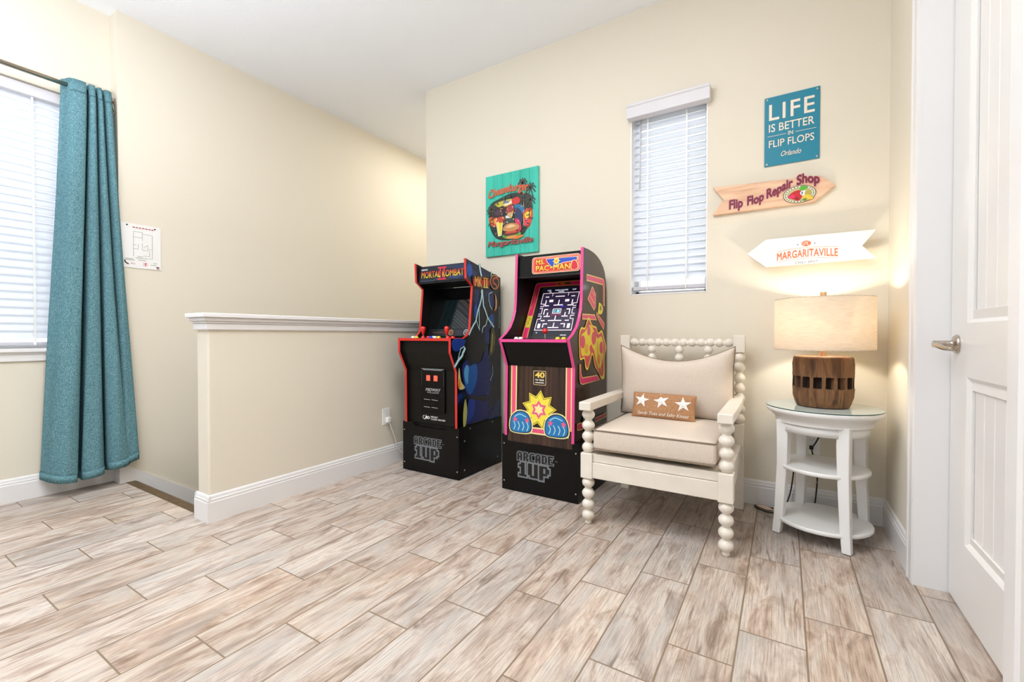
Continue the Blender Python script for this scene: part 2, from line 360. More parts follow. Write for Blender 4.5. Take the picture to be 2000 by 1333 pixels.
# stair: nosing, steps, skirt board on the far wall
nz = MB(); nz.prism([(1.10, -.03), (1.10, 0), (1.15, 0), (1.163, -.006), (1.166, -.016), (1.158, -.03)], 'x', XS, XH-.115); struct(nz.build('trim_2', M['nose']))
st = MB()
for k in range(11): st.box(XS, XH-.115, 1.12+.25*k, 1.12+.25*(k+1), -.183*(k+1)-.03-.25, -.183*(k+1))
struct(st.build('stair', M['stair']))
sk = MB(); sk.prism([(1.086, .115), (1.10, .115), (4.5, .115-2.482), (4.5, -2.8), (1.10, -.35), (1.086, -.02)], 'x', XS, XS+.012); struct(sk.build('trim_3', M['trim']))

# ---------------------------------------------------------------- left window
def window_shell(name, ax, a, b, u0, u1, z0, z1):
    """vinyl frame with a pane near the outer plane"""
    mb = MB(); t = .022
    def bx(ua, ub, za, zb, m=mb, p=a, q=b): m.box(p, q, ua, ub, za, zb) if ax == 'x' else m.box(ua, ub, p, q, za, zb)
    bx(u0, u0+t, z0, z1); bx(u1-t, u1, z0, z1); bx(u0, u1, z0, z0+t); bx(u0, u1, z1-t, z1)
    f = struct(mb.build(name, M['trim'])); g = MB(); c = (a+b)/2
    bx(u0+t, u1-t, z0+t, z1-t, g, c-.002, c+.002); struct(g.build('pane', M['pane'], f)); return f
window_shell('window_1', 'x', XW-.16, XW-.11, *WIN1)
window_shell('window_2', 'y', YA+.10, YA+.15, *WIN2)
e = MB(); e.box(XW-.11, XW+.03, WIN1[0]-.04, WIN1[1]+.02, .842, .862); e.prism([(XW, .79), (XW+.012, .79), (XW+.012, .825), (XW+.022, .842), (XW, .842)], 'y', WIN1[0]-.03, WIN1[1]+.01)
struct(e.build('trim_4', M['trim'], bevel=.003))
e = MB()   # thin white reveal lining both windows
for ax, p, q, (u0, u1, z0, z1) in (('y', YA-.002, YA+.1, WIN2),):
    t = .006
    e.box(u0-t, u0+.002, p, q, z0-t, z1); e.box(u1-.002, u1+t, p, q, z0-t, z1); e.box(u0, u1, p, q, z0-t, z0+.002)
struct(e.build('trim_5', M['trim']))
def slat_panel(ax, c, u0, u1, z0, z1, pitch, wid, tilt, sgn, parent):
    """stack of curved tilted slats, ax: axis of the window normal; sgn: direction into the room"""
    mb = MB(); n = int((z1-z0)/pitch); r = wid/2
    for k in range(n+1):
        z = z1-k*pitch; P = []
        for t in (-1, -.5, 0, .5, 1):
            d = t*r; h = .003*(1-t*t)
            P.append((c+sgn*(d*cos(tilt)+h*sin(tilt)), z-d*sin(tilt)+h*cos(tilt)))
        vs = []; th = .0018
        for p, q in P:
            for u in (u0, u1): vs.append((p, u, q) if ax == 'x' else (u, p, q))
        for p, q in P:
            for u in (u0, u1): vs.append((p, u, q-th) if ax == 'x' else (u, p, q-th))
        fs = []
        for i in range(4): fs += [(2*i, 2*i+1, 2*i+3, 2*i+2), (10+2*i, 12+2*i, 13+2*i, 11+2*i)]
        fs += [(0, 10, 11, 1), (8, 9, 19, 18)]
        mb.add(vs, fs, False)
    return mb.build('slats', M['blind'], parent)
b1 = thing('window_blind', 'wide white slatted blind behind the teal curtain', 'blind', (XW-.055, .2, .862))
def loc(o, e_):   # mesh was written in world coordinates, e_ is the empty it belongs to
    o.parent = e_; o.matrix_parent_inverse = Matrix.Translation(-Vector(e_.location)); return o
loc(slat_panel('x', XW-.055, WIN1[0]+.01, WIN1[1]-.01, .935, 2.31, .0455, .052, R(64), 1, None), b1)
e = MB(); e.box(XW-.095, XW-.012, WIN1[0]+.004, WIN1[1]-.004, 2.318, 2.38); loc(e.build('head_rail', M['blindrail'], bevel=.004), b1)
e = MB(); e.box(XW-.082, XW-.028, WIN1[0]+.01, WIN1[1]-.01, .879, .9); loc(e.build('bottom_rail', M['grayrail'], bevel=.004), b1)
for yy in (-.3, .30, .742):
    e = MB(); e.box(XW-.0295, XW-.0285, yy-.005, yy+.005, .885, 2.32); e.lathe([(.006, -.012), (.007, 0), (.004, .012)], 8, (XW-.025, yy, .893)); loc(e.build('ladder_cord', M['whiteplastic']), b1)
b2 = thing('window_blind', 'narrow white slatted blind in the small window beside the wooden arrow sign', 'blind', ((WIN2[0]+WIN2[1])/2, YA+.05, WIN2[2]))
loc(slat_panel('y', YA+.045, WIN2[0]+.006, WIN2[1]-.006, 1.275, 2.30, .0452, .052, R(64), -1, None), b2)
e = MB(); e.prism([(YA-.06, 2.288), (YA-.06, 2.352), (YA-.066, 2.358), (YA-.066, 2.372), (YA-.0005, 2.372), (YA-.0005, 2.288), (YA-.045, 2.288)], 'x', -.848, -.368); loc(e.build('valance', M['blindrail'], bevel=.002), b2)
e = MB(); e.box(WIN2[0]+.006, WIN2[1]-.006, YA+.018, YA+.072, 1.222, 1.246); loc(e.build('bottom_rail', M['grayrail'], bevel=.004), b2)
for xx in (-.735, -.505):
    e = MB(); e.box(xx-.004, xx+.004, YA+.0165, YA+.0175, 1.225, 2.30); e.lathe([(.005, -.012), (.006, 0), (.003, .012)], 8, (xx, YA+.014, 1.236)); loc(e.build('ladder_cord', M['whiteplastic']), b2)
e = MB(); e.tube([(-.775, YA+.008, 2.29), (-.778, YA+.006, 2.0), (-.780, YA+.006, 1.86)], .004); loc(e.build('tilt_wand', M['grayrail'], None), b2)

# ---------------------------------------------------------------- door on the right
d = thing('door_1', None, None, (.515, DY0, 0)); struct(d)
XD = .515
e = MB()
PA, PB = 1.56, 2.035; Z = [(.24, .80), (.98, 2.25)]
e.box(XD, XD+.035, DY0, PA, .008, DZ); e.box(XD, XD+.035, PB, DY1, .008, DZ)
for a, b in ((.008, Z[0][0]), (Z[0][1], Z[1][0]), (Z[1][1], DZ)): e.box(XD, XD+.035, PA, PB, a, b)
for z0, z1 in Z:
    mw, dp = .04, .011    # sloping moulding then grooved field
    o4 = [(PA, z0), (PB, z0), (PB, z1), (PA, z1)]; m4 = [(PA+.012, z0+.012), (PB-.012, z0+.012), (PB-.012, z1-.012), (PA+.012, z1-.012)]; i4 = [(PA+mw, z0+mw), (PB-mw, z0+mw), (PB-mw, z1-mw), (PA+mw, z1-mw)]
    vs = [(XD, *p) for p in o4] + [(XD+dp, *p) for p in m4] + [(XD+dp-.006, *p) for p in i4] + [(XD+dp, *p) for p in i4]
    e.add(vs, [(i+k*4, (i+1) % 4+k*4, (i+1) % 4+k*4+4, i+k*4+4)[::-1] for k in range(3) for i in range(4)])
    ya, yb = PA+mw, PB-mw; n = 5; pw = (yb-ya)/n; g = .004
    for k in range(n):
        a, b = ya+k*pw, ya+(k+1)*pw
        prof = [(a, XD+dp+.004), (a+g, XD+dp), (b-g, XD+dp), (b, XD+dp+.004)]
        for (p, px), (q, qx) in zip(prof, prof[1:]): e.add([(px, p, z0+mw), (px, p, z1-mw), (qx, q, z1-mw), (qx, q, z0+mw)], [(0, 1, 2, 3)[::-1]])
loc(e.build('leaf', M['door']), d)
h = MB(); Tx = Matrix.Translation((XD, 2.125, .908)) @ Matrix.Rotation(R(-90), 4, 'Y')
h.lathe([(.033, 0), (.033, .006), (.028, .011), (.016, .013), (.0125, .02), (.012, .05), (.0125, .062), (.010, .066)], 24, T=Tx)
lev = spline([(XD-.055, 2.128, .908), (XD-.06, 2.10, .905), (XD-.057, 2.065, .899), (XD-.05, 2.035, .894), (XD-.042, 2.012, .893)], 6)
h.tube(lev, [.0105-.004*k/len(lev) for k in range(len(lev))], 12)
hd = loc(h.build('lever_handle', M['chrome']), d); hd['label'] = 'brushed steel lever handle'
# casing and jamb
e = MB()
def casing_profile(): return [(0, 0), (0, .012), (.012, .016), (.055, .016), (.06, .019), (.075, .019), (.08, .012), (.08, 0)]
for (a, sgn) in ((DY1+.0035, 1), (DY0-.0035, -1)):
    e.prism([(XR-q, a+sgn*p) for p, q in casing_profile()], 'z', 0, DZ+.08)
e.box(XR-.016, XR, DY0, DY1, DZ-.002, DZ+.08)
e.box(XR-.002, XR+.2, DY1+.004, DY1+.02, 0, DZ+.02); e.box(XR-.002, XR+.2, DY0-.02, DY0-.004, 0, DZ+.02); e.box(XR-.002, XR+.2, DY0-.004, DY1+.004, DZ+.004, DZ+.02)
e.box(XD+.038, XD+.07, DY1-.02, DY1+.004, 0, DZ)
struct(e.build('trim_6', M['trim']))

# ---------------------------------------------------------------- curtain and rod
cr = thing('curtain_rod', 'brushed metal curtain rod above the left window', 'curtain rod', (-3.60, 1.09, 2.41))
e = MB(); e.tube([(-3.60, -.8, 2.412), (-3.60, 1.06, 2.412)], .0125, 14); e.tube([(-3.60, 1.06, 2.412), (-3.60, 1.076, 2.412), (-3.60, 1.076, 2.412)], .014, 14); loc(e.build('rod', M['rod']), cr)
e = MB(); e.tube([(-3.60, 1.07, 2.412), (-3.60, 1.074, 2.35), (-3.64, 1.074, 2.30), (XW, 1.074, 2.28)], .007, 8); loc(e.build('bracket', M['rod']), cr)
# pleat control: (y top, x top, y bottom, x bottom)
CT = [(.846, -3.645, .740, -3.660), (.858, -3.625, .752, -3.620), (.868, -3.580, .768, -3.560), (.885, -3.553, .790, -3.522), (.912, -3.546, .826, -3.506), (.934, -3.550, .856, -3.512), (.940, -3.572, .864, -3.535), (.931, -3.610, .850, -3.590), (.929, -3.652, .850, -3.640),
      (.944, -3.665, .880, -3.660), (.955, -3.640, .898, -3.620), (.953, -3.590, .892, -3.560), (.956, -3.560, .896, -3.528), (.966, -3.549, .925, -3.508), (.976, -3.553, .968, -3.512), (.981, -3.575, .990, -3.535), (.974, -3.620, .978, -3.585), (.977, -3.652, .985, -3.635), (.987, -3.650, 1.008, -3.630),
      (.991, -3.600, 1.010, -3.570), (.994, -3.563, 1.012, -3.525), (1.002, -3.552, 1.034, -3.496), (1.010, -3.560, 1.066, -3.488), (1.014, -3.590, 1.090, -3.492), (1.013, -3.640, 1.098, -3.500), (1.020, -3.640, 1.106, -3.504), (1.022, -3.590, 1.114, -3.502), (1.030, -3.558, 1.128, -3.505), (1.045, -3.555, 1.150, -3.515), (1.058, -3.575, 1.160, -3.530), (1.062, -3.610, 1.158, -3.552)]
top = spline([(b, a, 0) for a, b, c, d_ in CT], 5); bot = spline([(d_, c, 0) for a, b, c, d_ in CT], 5)
zb = [.105-.03*sin(pi*min(1, k/(len(top)*.55)))+(.05*max(0, k/len(top)-.62)/.38) for k in range(len(top))]
e = MB(); rows = 40; vs = []; nC = len(top)
for r_ in range(rows+1):
    t = r_/rows; s = t**1.15
    for k in range(nC):
        a, b = top[k], bot[k]; z = 2.452+(zb[k]-2.452)*t
        x = a.x+(b.x-a.x)*s + .004*sin(9*t+k*.35)*t; y = a.y+(b.y-a.y)*s + .003*sin(7*t+k*.5)*t
        if t < .035: x = -3.60+(x+3.60)*(.55+.45*t/.035) if x > -3.60 else x
        vs.append((x, y, z))
e.add(vs, [(r_*nC+k, (r_+1)*nC+k, (r_+1)*nC+k+1, r_*nC+k+1) for r_ in range(rows) for k in range(nC-1)], True)
cu = thing('curtain', 'long teal curtain panel hanging in pleats beside the left window', 'curtain', (-3.55, .95, .09))
o = loc(e.build('panel', M['curtain']), cu); sm = o.modifiers.new('solid', 'SOLIDIFY'); sm.thickness = .003; sm.offset = 0
st_ = MB(); sv = []
for zz in (2.374, 2.3785):
    t = (2.452-zz)/2.35; q = t**1.15
    sv += [(top[k].x+(bot[k].x-top[k].x)*q+.0022, top[k].y+(bot[k].y-top[k].y)*q, zz) for k in range(nC)]
st_.add(sv, [(k, nC+k, nC+k+1, k+1) for k in range(nC-1)], True); loc(st_.build('header_seam', mat('seam_thread', '#3c6068', .9)), cu)
hb = MB(); hv = []
for q in range(2):
    for k in range(nC):
        t = (2.452-(2.452-.09))/1; b = bot[k]; hv.append((b.x+.0035, b.y, zb[k]+(.0 if q else .045)))
hb.add(hv, [(k, nC+k, nC+k+1, k+1) for k in range(nC-1)], True)
o = loc(hb.build('hem', M['curtain']), cu)
sd = o.modifiers.new('solid', 'SOLIDIFY'); sd.thickness = .003; sd.offset = 0

# ---------------------------------------------------------------- evacuation sheet on the stair wall
ev = thing('evacuation_sheet', 'white floor plan sheet pinned to the wall beside the curtain', 'sign', (XS, 1.2, 1.51))
e = MB(); e.box(XS+.0005, XS+.004, 1.092, 1.305, 1.373, 1.657); loc(e.build('sheet', M['acrylic']), ev)
for yy, zz in ((1.125, 1.645), (1.272, 1.642)):
    e = MB(); e.lathe([(.0045, 0), (.0045, .003), (.002, .005)], 10, T=Matrix.Translation((XS+.004, yy, zz)) @ Matrix.Rotation(R(90), 4, 'Y')); loc(e.build('pin', M['cord']), ev)
p = Print((XS+.004, 1.092, 1.373), (0, 1, 0), (0, 0, 1)); g = '#6a6a6a'
for k in range(7): p.rect(.062+.0165*k, .259, .062+.0165*k+.012, .265, '#b04450', k == 0)
for a in ([(.065, .075), (.065, .235), (.112, .235), (.112, .225), (.165, .225), (.165, .07), (.145, .07)], [(.065, .20), (.112, .20)], [(.112, .225), (.112, .18)], [(.065, .15), (.08, .15)], [(.112, .165), (.112, .12), (.15, .12)], [(.065, .125), (.09, .125), (.09, .155)], [(.12, .14), (.14, .155), (.14, .13), (.165, .13)], [(.118, .085), (.15, .085), (.15, .115)]): p.line(a, .0014, g, False)
for u, v, wd in ((.085, .075, .03), (.075, .065, .065), (.09, .052, .04), (.02, .056, .045), (.02, .048, .05), (.17, .040, .02), (.155, .028, .03)): p.rect(u, v, u+wd, v+.003, '#8f8f8f', False)
p.line([(.02, .045), (.024, .032), (.040, .022)], .007, '#222222', curve=5); p.text('911', .052, .022, .072, .033, '#c05060', .01); p.rect(.115, .018, .138, .04, '#f2c8c8'); p.line([(.127, .02), (.127, .036), (.133, .037)], .004, '#b03040'); p.rect(.185, .015, .202, .021, '#444444'); p.rect(.187, .006, .202, .011, '#b04450', False)
loc(p.build('printing', None), ev)

# ---------------------------------------------------------------- outlets and cords
def outlet(name, T, label, plug):
    t = thing(name, label, 'outlet'); t.matrix_world = T   # local: x right, y up, z out of wall
    e = MB(); e.box(-.036, .036, -.059, .059, .0002, .005); e.build('cover_plate', M['whiteplastic'], t, bevel=.003)
    for s_ in (-1, 1):
        e = MB(); pts = [(.0165*cos(a)*1.0, max(-.012, min(.012, .0165*sin(a)))+s_*.0195) for a in [2*pi*k/24 for k in range(24)]]; e.prism(pts, 'z', .005, .0065); r_ = e.build('socket', M['whiteplastic'], t)
        q = Print((0, s_*.0195, .0066), (1, 0, 0), (0, 1, 0)); q.base = .0003; q.rect(-.0075, -.001, -.0055, .008, '#44403c'); q.rect(.0055, -.001, .0075, .006, '#44403c', False); q.ell(0, -.006, .0022, .0022, '#44403c', False, 10); q.build('slots', r_)
    e = MB(); e.lathe([(.003, .005), (.003, .006)], 10); e.build('screw', M['bolt'], t); return t
T1 = Matrix.Translation((XH, 2.245, .350)) @ Matrix(((0, 0, 1, 0), (1, 0, 0, 0), (0, 1, 0, 0), (0, 0, 0, 1)))
outlet('wall_outlet', T1, 'white outlet on the half wall with a white plug in it', True)
T2 = Matrix.Translation((.128, YA, .372)) @ Matrix(((1, 0, 0, 0), (0, 0, -1, 0), (0, 1, 0, 0), (0, 0, 0, 1)))
outlet('wall_outlet', T2, 'white outlet on the back wall behind the side table', True)
pc = thing('power_cord', 'white cord plugged into the half wall outlet, running behind the cabinet', 'cord', (XH+.02, 2.255, .32))
e = MB(); e.box(XH+.0068, XH+.034, 2.232, 2.268, .308, .348); loc(e.build('plug', M['whiteplastic'], bevel=.006), pc)
e = MB(); e.tube(spline([(XH+.026, 2.255, .312), (XH+.032, 2.268, .26), (XH+.034, 2.30, .19), (XH+.030, 2.325, .12), (XH+.04, 2.36, .07), (XH+.075, 2.42, .045), (XH+.10, 2.50, .02)], 6), .0038); loc(e.build('cable', M['whitecord']), pc)
lc = thing('power_cord', 'thin black lamp cord behind the side table, coiled on the floor', 'cord', (.1, 2.74, 0))
e = MB(); e.box(.110, .134, YA-.03, YA-.0068, .343, .362); loc(e.build('plug', M['cord'], bevel=.004), lc)
e = MB(); e.tube(spline([(.20, 2.745, .56), (.175, 2.752, .47), (.145, 2.76, .39), (.124, 2.768, .352)], 6), .0036)
e.tube(spline([(.124, 2.768, .35), (.135, 2.765, .30), (.15, 2.765, .22), (.146, 2.762, .12), (.135, 2.76, .05), (.10, 2.76, .008), (.03, 2.74, .005), (-.03, 2.70, .005), (-.07, 2.685, .005), (-.12, 2.72, .005), (-.13, 2.755, .006), (-.10, 2.765, .006), (-.06, 2.755, .006), (0, 2.745, .02), (.03, 2.76, .09), (.045, 2.77, .19), (.05, 2.775, .26), (.06, 2.778, .30)], 6), .0034); loc(e.build('cable', M['cord']), lc)
e = MB(); e.prism([(-.125, 2.742), (-.07, 2.70), (-.045, 2.712), (-.052, 2.735), (-.085, 2.757), (-.115, 2.758)], 'z', .011, .0125); o = loc(e.build('paper_tag', mat('tag_paper', '#e8c9b8', .7)), lc); o['label'] = 'pale pink paper tag on the coiled cord'

# ---------------------------------------------------------------- arcade cabinets
BITS = {'A': ['01110', '11011', '11011', '11111', '11011', '11011'], 'R': ['11110', '11011', '11011', '11110', '11011', '11011'], 'C': ['01111', '11000', '11000', '11000', '11000', '01111'],
        'D': ['11110', '11011', '11011', '11011', '11011', '11110'], 'E': ['11111', '11000', '11110', '11000', '11000', '11111'],
        '1': ['0110', '1110', '0110', '0110', '0110', '1111'], 'U': ['11011', '11011', '11011', '11011', '11011', '01111'], 'P': ['11110', '11011', '11011', '11110', '11000', '11000']}
def riser_logo(p, u0, u1, z0, z1):
    """pixel lettering: black blocks on a grey stepped outline"""
    dark, grey = '#0a0908', '#787d82'
    ct = (u1-u0)/35.5; zt = (z1-z0)
    cells = []
    x = 0
    for ch in 'ARCADE':
        for r_, row in enumerate(BITS[ch]):
            for c_, b in enumerate(row):
                if b == '1': cells.append((u0+(x+c_)*ct, z1-(r_+1)*zt*.052, ct, zt*.052))
        x += 6
    big = []
    cw = (u1-u0)/18.5; chh = zt*.084; x = .9
    for ch, dz in (('1', 0), ('U', .0), ('P', .02)):
        for r_, row in enumerate(BITS[ch]):
            for c_, b in enumerate(row):
                if b == '1': big.append((u0+(x+c_)*cw, z1-zt*.37-(r_+1)*chh-dz*zt, cw, chh))
        x += len(BITS[ch][0])+.7
    def blot(rects, col, g, st=.0015):
        p.layer(); on = {}
        for a, b, c, d_ in rects:
            for iy in range(round((b-g)/st), round((b+d_+g)/st)):
                lo, hi = round((a-g)/st), round((a+c+g)/st); on.setdefault(iy, set()).update(range(lo, hi))
        for iy, cols in on.items():
            xs = sorted(cols); st0 = xs[0]; pv = xs[0]
            for q in xs[1:]+[None]:
                if q is None or q != pv+1: p.rect(st0*st, iy*st, (pv+1)*st, (iy+1)*st, col, False); st0 = q
                pv = q
    blot(cells+big, grey, .0045); blot(big, grey, .0095); blot(cells+big, dark, 0)
    p.text('TM', u1+.006, z1-.03, u1+.022, z1-.022, grey)
def cabinet(name, label, loc_, P, prof, front, w, riser, colour, side_mat, inset, mq, scr, frontmat, deck_y):
    """prof: full side outline (y,z); front: number of leading points that carry the edge trim"""
    t = thing(name, label, 'arcade machine', loc_)
    hw = w/2
    rx0, rx1 = riser; rh = .337
    e = MB(); e.box(rx0, rx1, .016, .505, 0.002, rh); rr = e.build('riser', M['black'], t, bevel=.0015)
    e = MB(); nx0, nx1 = -.165, .165
    e.prism([(rx0, .002), (rx1, .002), (rx1, rh), (nx1, rh), (nx1-.035, rh-.024), (nx0+.035, rh-.024), (nx0, rh), (rx0, rh)], 'y', 0, .016); o = e.build('riser_front', M['black'], rr)
    for xx, yy, zz, ax in ((rx1-.014, 0, .28, 'y'), (rx1-.014, 0, .054, 'y'), (rx0+.014, 0, .28, 'y'), (rx0+.014, 0, .054, 'y'), (rx1, .059, .245, 'x'), (rx1, .059, .054, 'x'), (rx1, .119, .318, 'x'), (rx1, .386, .318, 'x'), (rx1, .45, .054, 'x')):
        e = MB(); T = Matrix.Translation((xx, yy, zz)) @ (Matrix.Rotation(R(90), 4, 'X') if ax == 'y' else Matrix.Rotation(R(90), 4, 'Y'))
        e.lathe([(.0045, 0), (.004, .0018), (.0015, .0026)], 10, T=T); e.build('bolt', M['bolt'], rr)
    p = Print((0, 0, 0), (1, 0, 0), (0, 0, 1)); riser_logo(p, -.145, .098, .078, .243); p.build('lettering', rr)
    sides = []
    for s_ in (-1, 1):
        a, b = (s_*hw, s_*(hw-.016))
        e = MB(); e.prism(prof, 'x', min(a, b), max(a, b)); o = e.build('side_panel', M['hollow'], t); o.data.materials.append(M[side_mat])
        for pg in o.data.polygons:
            if abs(pg.normal.x) > .9 and abs(pg.center.x-a) < .001: pg.material_index = 1
        e = MB(); path = prof[:front]; n = len(path)
        for i in range(n-1):   # rounded strip along the front edges
            y0_, z0_ = path[i]; y1_, z1_ = path[i+1]; dy, dz = y1_-y0_, z1_-z0_; L = math.hypot(dy, dz); ny, nz_ = -dz/L, dy/L
            sec = [(-.0085, -.0015), (-.0085, .0012), (-.005, .0030), (.005, .0030), (.0085, .0012), (.0085, -.0015)]
            vs = []
            for (yy, zz) in ((y0_-dy/L*.0012, z0_-dz/L*.0012), (y1_+dy/L*.0012, z1_+dz/L*.0012)):
                for q, h_ in sec: vs.append(((a+b)/2+q, yy+ny*h_, zz+nz_*h_))
            m_ = len(sec); e.add(vs, [(k, (k+1) % m_, (k+1) % m_+m_, k+m_) for k in range(m_)] + [tuple(range(m_))[::-1], tuple(range(m_, 2*m_))])
        e.build('edge_trim', M[colour], o); sides.append(o)
    iw = hw-.0165
    # front board, follows the side outline a little behind it
    fp = [(y+inset, z) for y, z in prof[:P['cpn']+1]]
    fp[0] = (fp[0][0], .30); fp[-1] = (fp[-1][0], fp[-1][1]-.016)
    e = MB(); e.prism(fp + [(y+.012, z) for y, z in fp[::-1]], 'x', -iw, iw); e.build('front_panel', M[frontmat], t)
    # deck with coloured front strip
    yf, zf = prof[P['cpn']]
    e = MB(); e.prism([(yf+.002, zf-.014), (yf+.002, zf-.001), (deck_y, zf+.004), (deck_y, zf-.014)], 'x', -iw, iw); dk = e.build('control_deck', M['blackmat'], t)
    e = MB(); e.box(-iw, iw, yf-.003, yf+.002, zf-.0165, zf+.0005); e.build('edge_trim', M[colour], dk, bevel=.001)
    # marquee, roof, speaker board, screen board, back
    (my0, mz0), (my1, mz1) = mq
    e = MB(); e.prism([(my0, mz0), (my0+.012, mz0), (my1+.012, mz1), (my1, mz1)], 'x', -iw, iw); mqo = e.build('marquee', M['black'], t)
    ty = [q for q in prof[front-1:] if q[0] > my1+.02 and q[1] > .5]
    roof = [(my1+.013, mz1)] + [(y-.004 if y > .48 else y, z-.016) for y, z in ty]
    roof = [(min(y, .495), z) for y, z in roof]
    e = MB(); e.prism(roof + [(y-.006, z-.01) for y, z in roof[::-1]], 'x', -iw, iw); e.build('roof_panel', M['black'], t)
    (sy0, sz0), (sy1, sz1) = scr
    e = MB(); e.prism([(my0+.001, mz0-.001), (sy1+.004, sz1+.003), (sy1+.004, sz1+.013), (my0+.001, mz0-.009)], 'x', -iw, iw); e.build('speaker_board', M['hollow'], t)
    e = MB(); e.prism([(sy0, sz0), (sy0+.012, sz0), (sy1+.012, sz1), (sy1, sz1)], 'x', -iw, iw); so = e.build('screen_board', M['hollow'], t)
    e = MB(); e.box(-iw, iw, .488, .496, .34, 1.30); e.build('back_panel', M['black'], t)
    return t, sides, mqo, dk, so
def scr_frame(scr):
    (y0, z0), (y1, z1) = scr; L = math.hypot(y1-y0, z1-z0); return (0, y0, z0), (1, 0, 0), (0, (y1-y0)/L, (z1-z0)/L), L
def stick(parent, x, y, z, kind):
    e = MB()
    if kind == 'ball': e.lathe([(.004, 0), (.004, .03)], 10, (x, y, z)); s_ = e.build('joystick', M['bolt'], parent); e = MB(); e.lathe([(.0165*sin(pi*k/14)+.0001, .045-.0165*cos(pi*k/14)) for k in range(15)], 20, (x, y, z)); e.build('knob', M['redplastic'], s_)
    else: e.lathe([(.004, 0), (.004, .022)], 10, (x, y, z)); s_ = e.build('joystick', M['bolt'], parent); e = MB(); e.lathe([(.004, .018), (.007, .022), (.010, .035), (.0155, .055), (.017, .066), (.014, .075), (.006, .079), (.0005, .08)], 20, (x, y, z)); e.build('bat_knob', M['redplastic'], s_)
def button(parent, x, y, z, m):
    e = MB(); e.lathe([(.0145, -.002), (.0145, .004), (.0125, .006), (.0105, .006), (.010, .010), (.008, .0115), (.0005, .012)], 18, (x, y, z)); e.build('button', M[m], parent)

# --- fighting game cabinet, red edges
profA = [(0, .337), (-.003, .70), (-.065, .826), (-.065, .918), (.065, .916), (.105, .934), (.138, .965), (.168, 1.27), (.100, 1.317), (.093, 1.446), (.51, 1.362), (.51, .337)]
scrA = ((.215, .93), (.305, 1.285))
tA, sA, mqA, dkA, soA = cabinet('arcade_cabinet', 'black arcade cabinet with red edges and lightning on its side, against the half wall', (-2.02, 2.238, 0), dict(cpn=3), profA, 10, .46, (-.253, .243), 'red', 'storm', .022, ((.115, 1.312), (.122, 1.425)), scrA, 'blackmat', .20)
GOLD = lambda z0, z1: (lambda u, v: [a+(b-a)*min(1, max(0, (v-z0)/(z1-z0))) for a, b in zip(lin('#f2e23c'), lin('#d81e1e'))])
def mq_frame(q): (y0, z0), (y1, z1) = q; L = math.hypot(y1-y0, z1-z0); return (0, y0, z0), (1, 0, 0), (0, (y1-y0)/L, (z1-z0)/L)
p = Print(*mq_frame(((.115, 1.312), (.122, 1.425))))
p.rect(-.21, .003, .21, .111, '#0a0e1c'); p.smooth([(-.05, .10), (.10, .108), (.2, .10), (.19, .07), (.08, .085)], '#16264a'); p.line([(-.2, .012), (-.1, .008), (-.03, .02), (0, .026)], .002, '#5a6a9a', curve=5); p.smooth([(.06, .02), (.14, .012), (.2, .03), (.12, .035)], '#1c2f66')
rd = '#d02039'
for a in (-.018, .016): p.rect(a, .012, a+.012, .098, rd, a < 0)
p.rect(-.034, .09, .043, .1, rd, False); p.rect(-.034, .010, .043, .02, rd, False)
p.text('MORTAL', -.186, .028, -.006, .076, '#5a0d12', .03); p.text('KOMBAT', .006, .028, .197, .076, '#5a0d12', .03)
p.text('MORTAL', -.184, .030, -.008, .075, GOLD(.03, .07), .005); p.text('KOMBAT', .008, .030, .195, .075, GOLD(.03, .07), .005)
p.text('MIDWAY', -.186, .083, -.125, .094, '#f4f4f4', .03, .2)
p.build('marquee_print', mqA)
# side print
p = Print((.23, 0, 0), (0, 1, 0), (0, 0, 1))
p.smooth([(-.045, .91), (.08, .91), (.066, .865), (.0, .835), (-.045, .85)], '#153a96'); p.smooth([(.105, 1.40), (.15, 1.41), (.16, 1.345), (.115, 1.335)], '#2456b0')
p.smooth([(.18, 1.12), (.21, 1.16), (.215, 1.08), (.19, 1.05)], '#1d4aa6'); p.smooth([(.36, 1.07), (.41, 1.09), (.42, 1.02), (.37, 1.0)], '#20509f')
p.smooth([(.36, 1.20), (.39, 1.235), (.43, 1.19), (.42, 1.14), (.385, 1.135)], '#0e2a66')
bolts = [([(.24, 1.43), (.253, 1.384), (.281, 1.33)], .016), ([(.271, 1.259), (.267, 1.205), (.235, 1.129), (.204, 1.044), (.164, .996), (.12, .94)], .014), ([(.276, 1.259), (.29, 1.143), (.341, 1.064), (.419, .995)], .014), ([(.235, 1.129), (.239, 1.045), (.244, .971)], .008),
         ([(.336, 1.059), (.322, 1.015), (.28, .987), (.276, .955)], .008), ([(.204, 1.039), (.226, 1.0), (.236, .985)], .006), ([(.08, .857), (.051, .807), (.003, .77), (-.03, .735)], .017), ([(.076, .864), (.035, .853), (.015, .80), (.007, .774)], .006), ([(.39, 1.396), (.38, 1.35)], .012),
         ([(.40, 1.25), (.362, 1.235), (.353, 1.19), (.372, 1.145), (.40, 1.121)], .006), ([(.399, .722), (.404, .655), (.369, .614)], .004), ([(.49, 1.15), (.485, 1.06), (.49, .99)], .004)]
def jag(pts, amt=.006):
    out = []
    for (a, b), (c, d_) in zip(pts, pts[1:]):
        for k in range(3): t = k/3; out.append((a+(c-a)*t+random.uniform(-amt, amt)*(k > 0), b+(d_-b)*t+random.uniform(-amt, amt)*(k > 0)))
    return out+[pts[-1]]
bolts = [(jag(a, .004), b) for a, b in bolts]
p.layer()
for a, wd in bolts: p.line(a, wd*1.5, '#17606a', False)
p.layer()
for a, wd in bolts: p.line(a, wd*.95, '#8fdce6', False)
p.layer()
for a, wd in bolts: p.line(a, wd*.6, '#f2fdff', False)
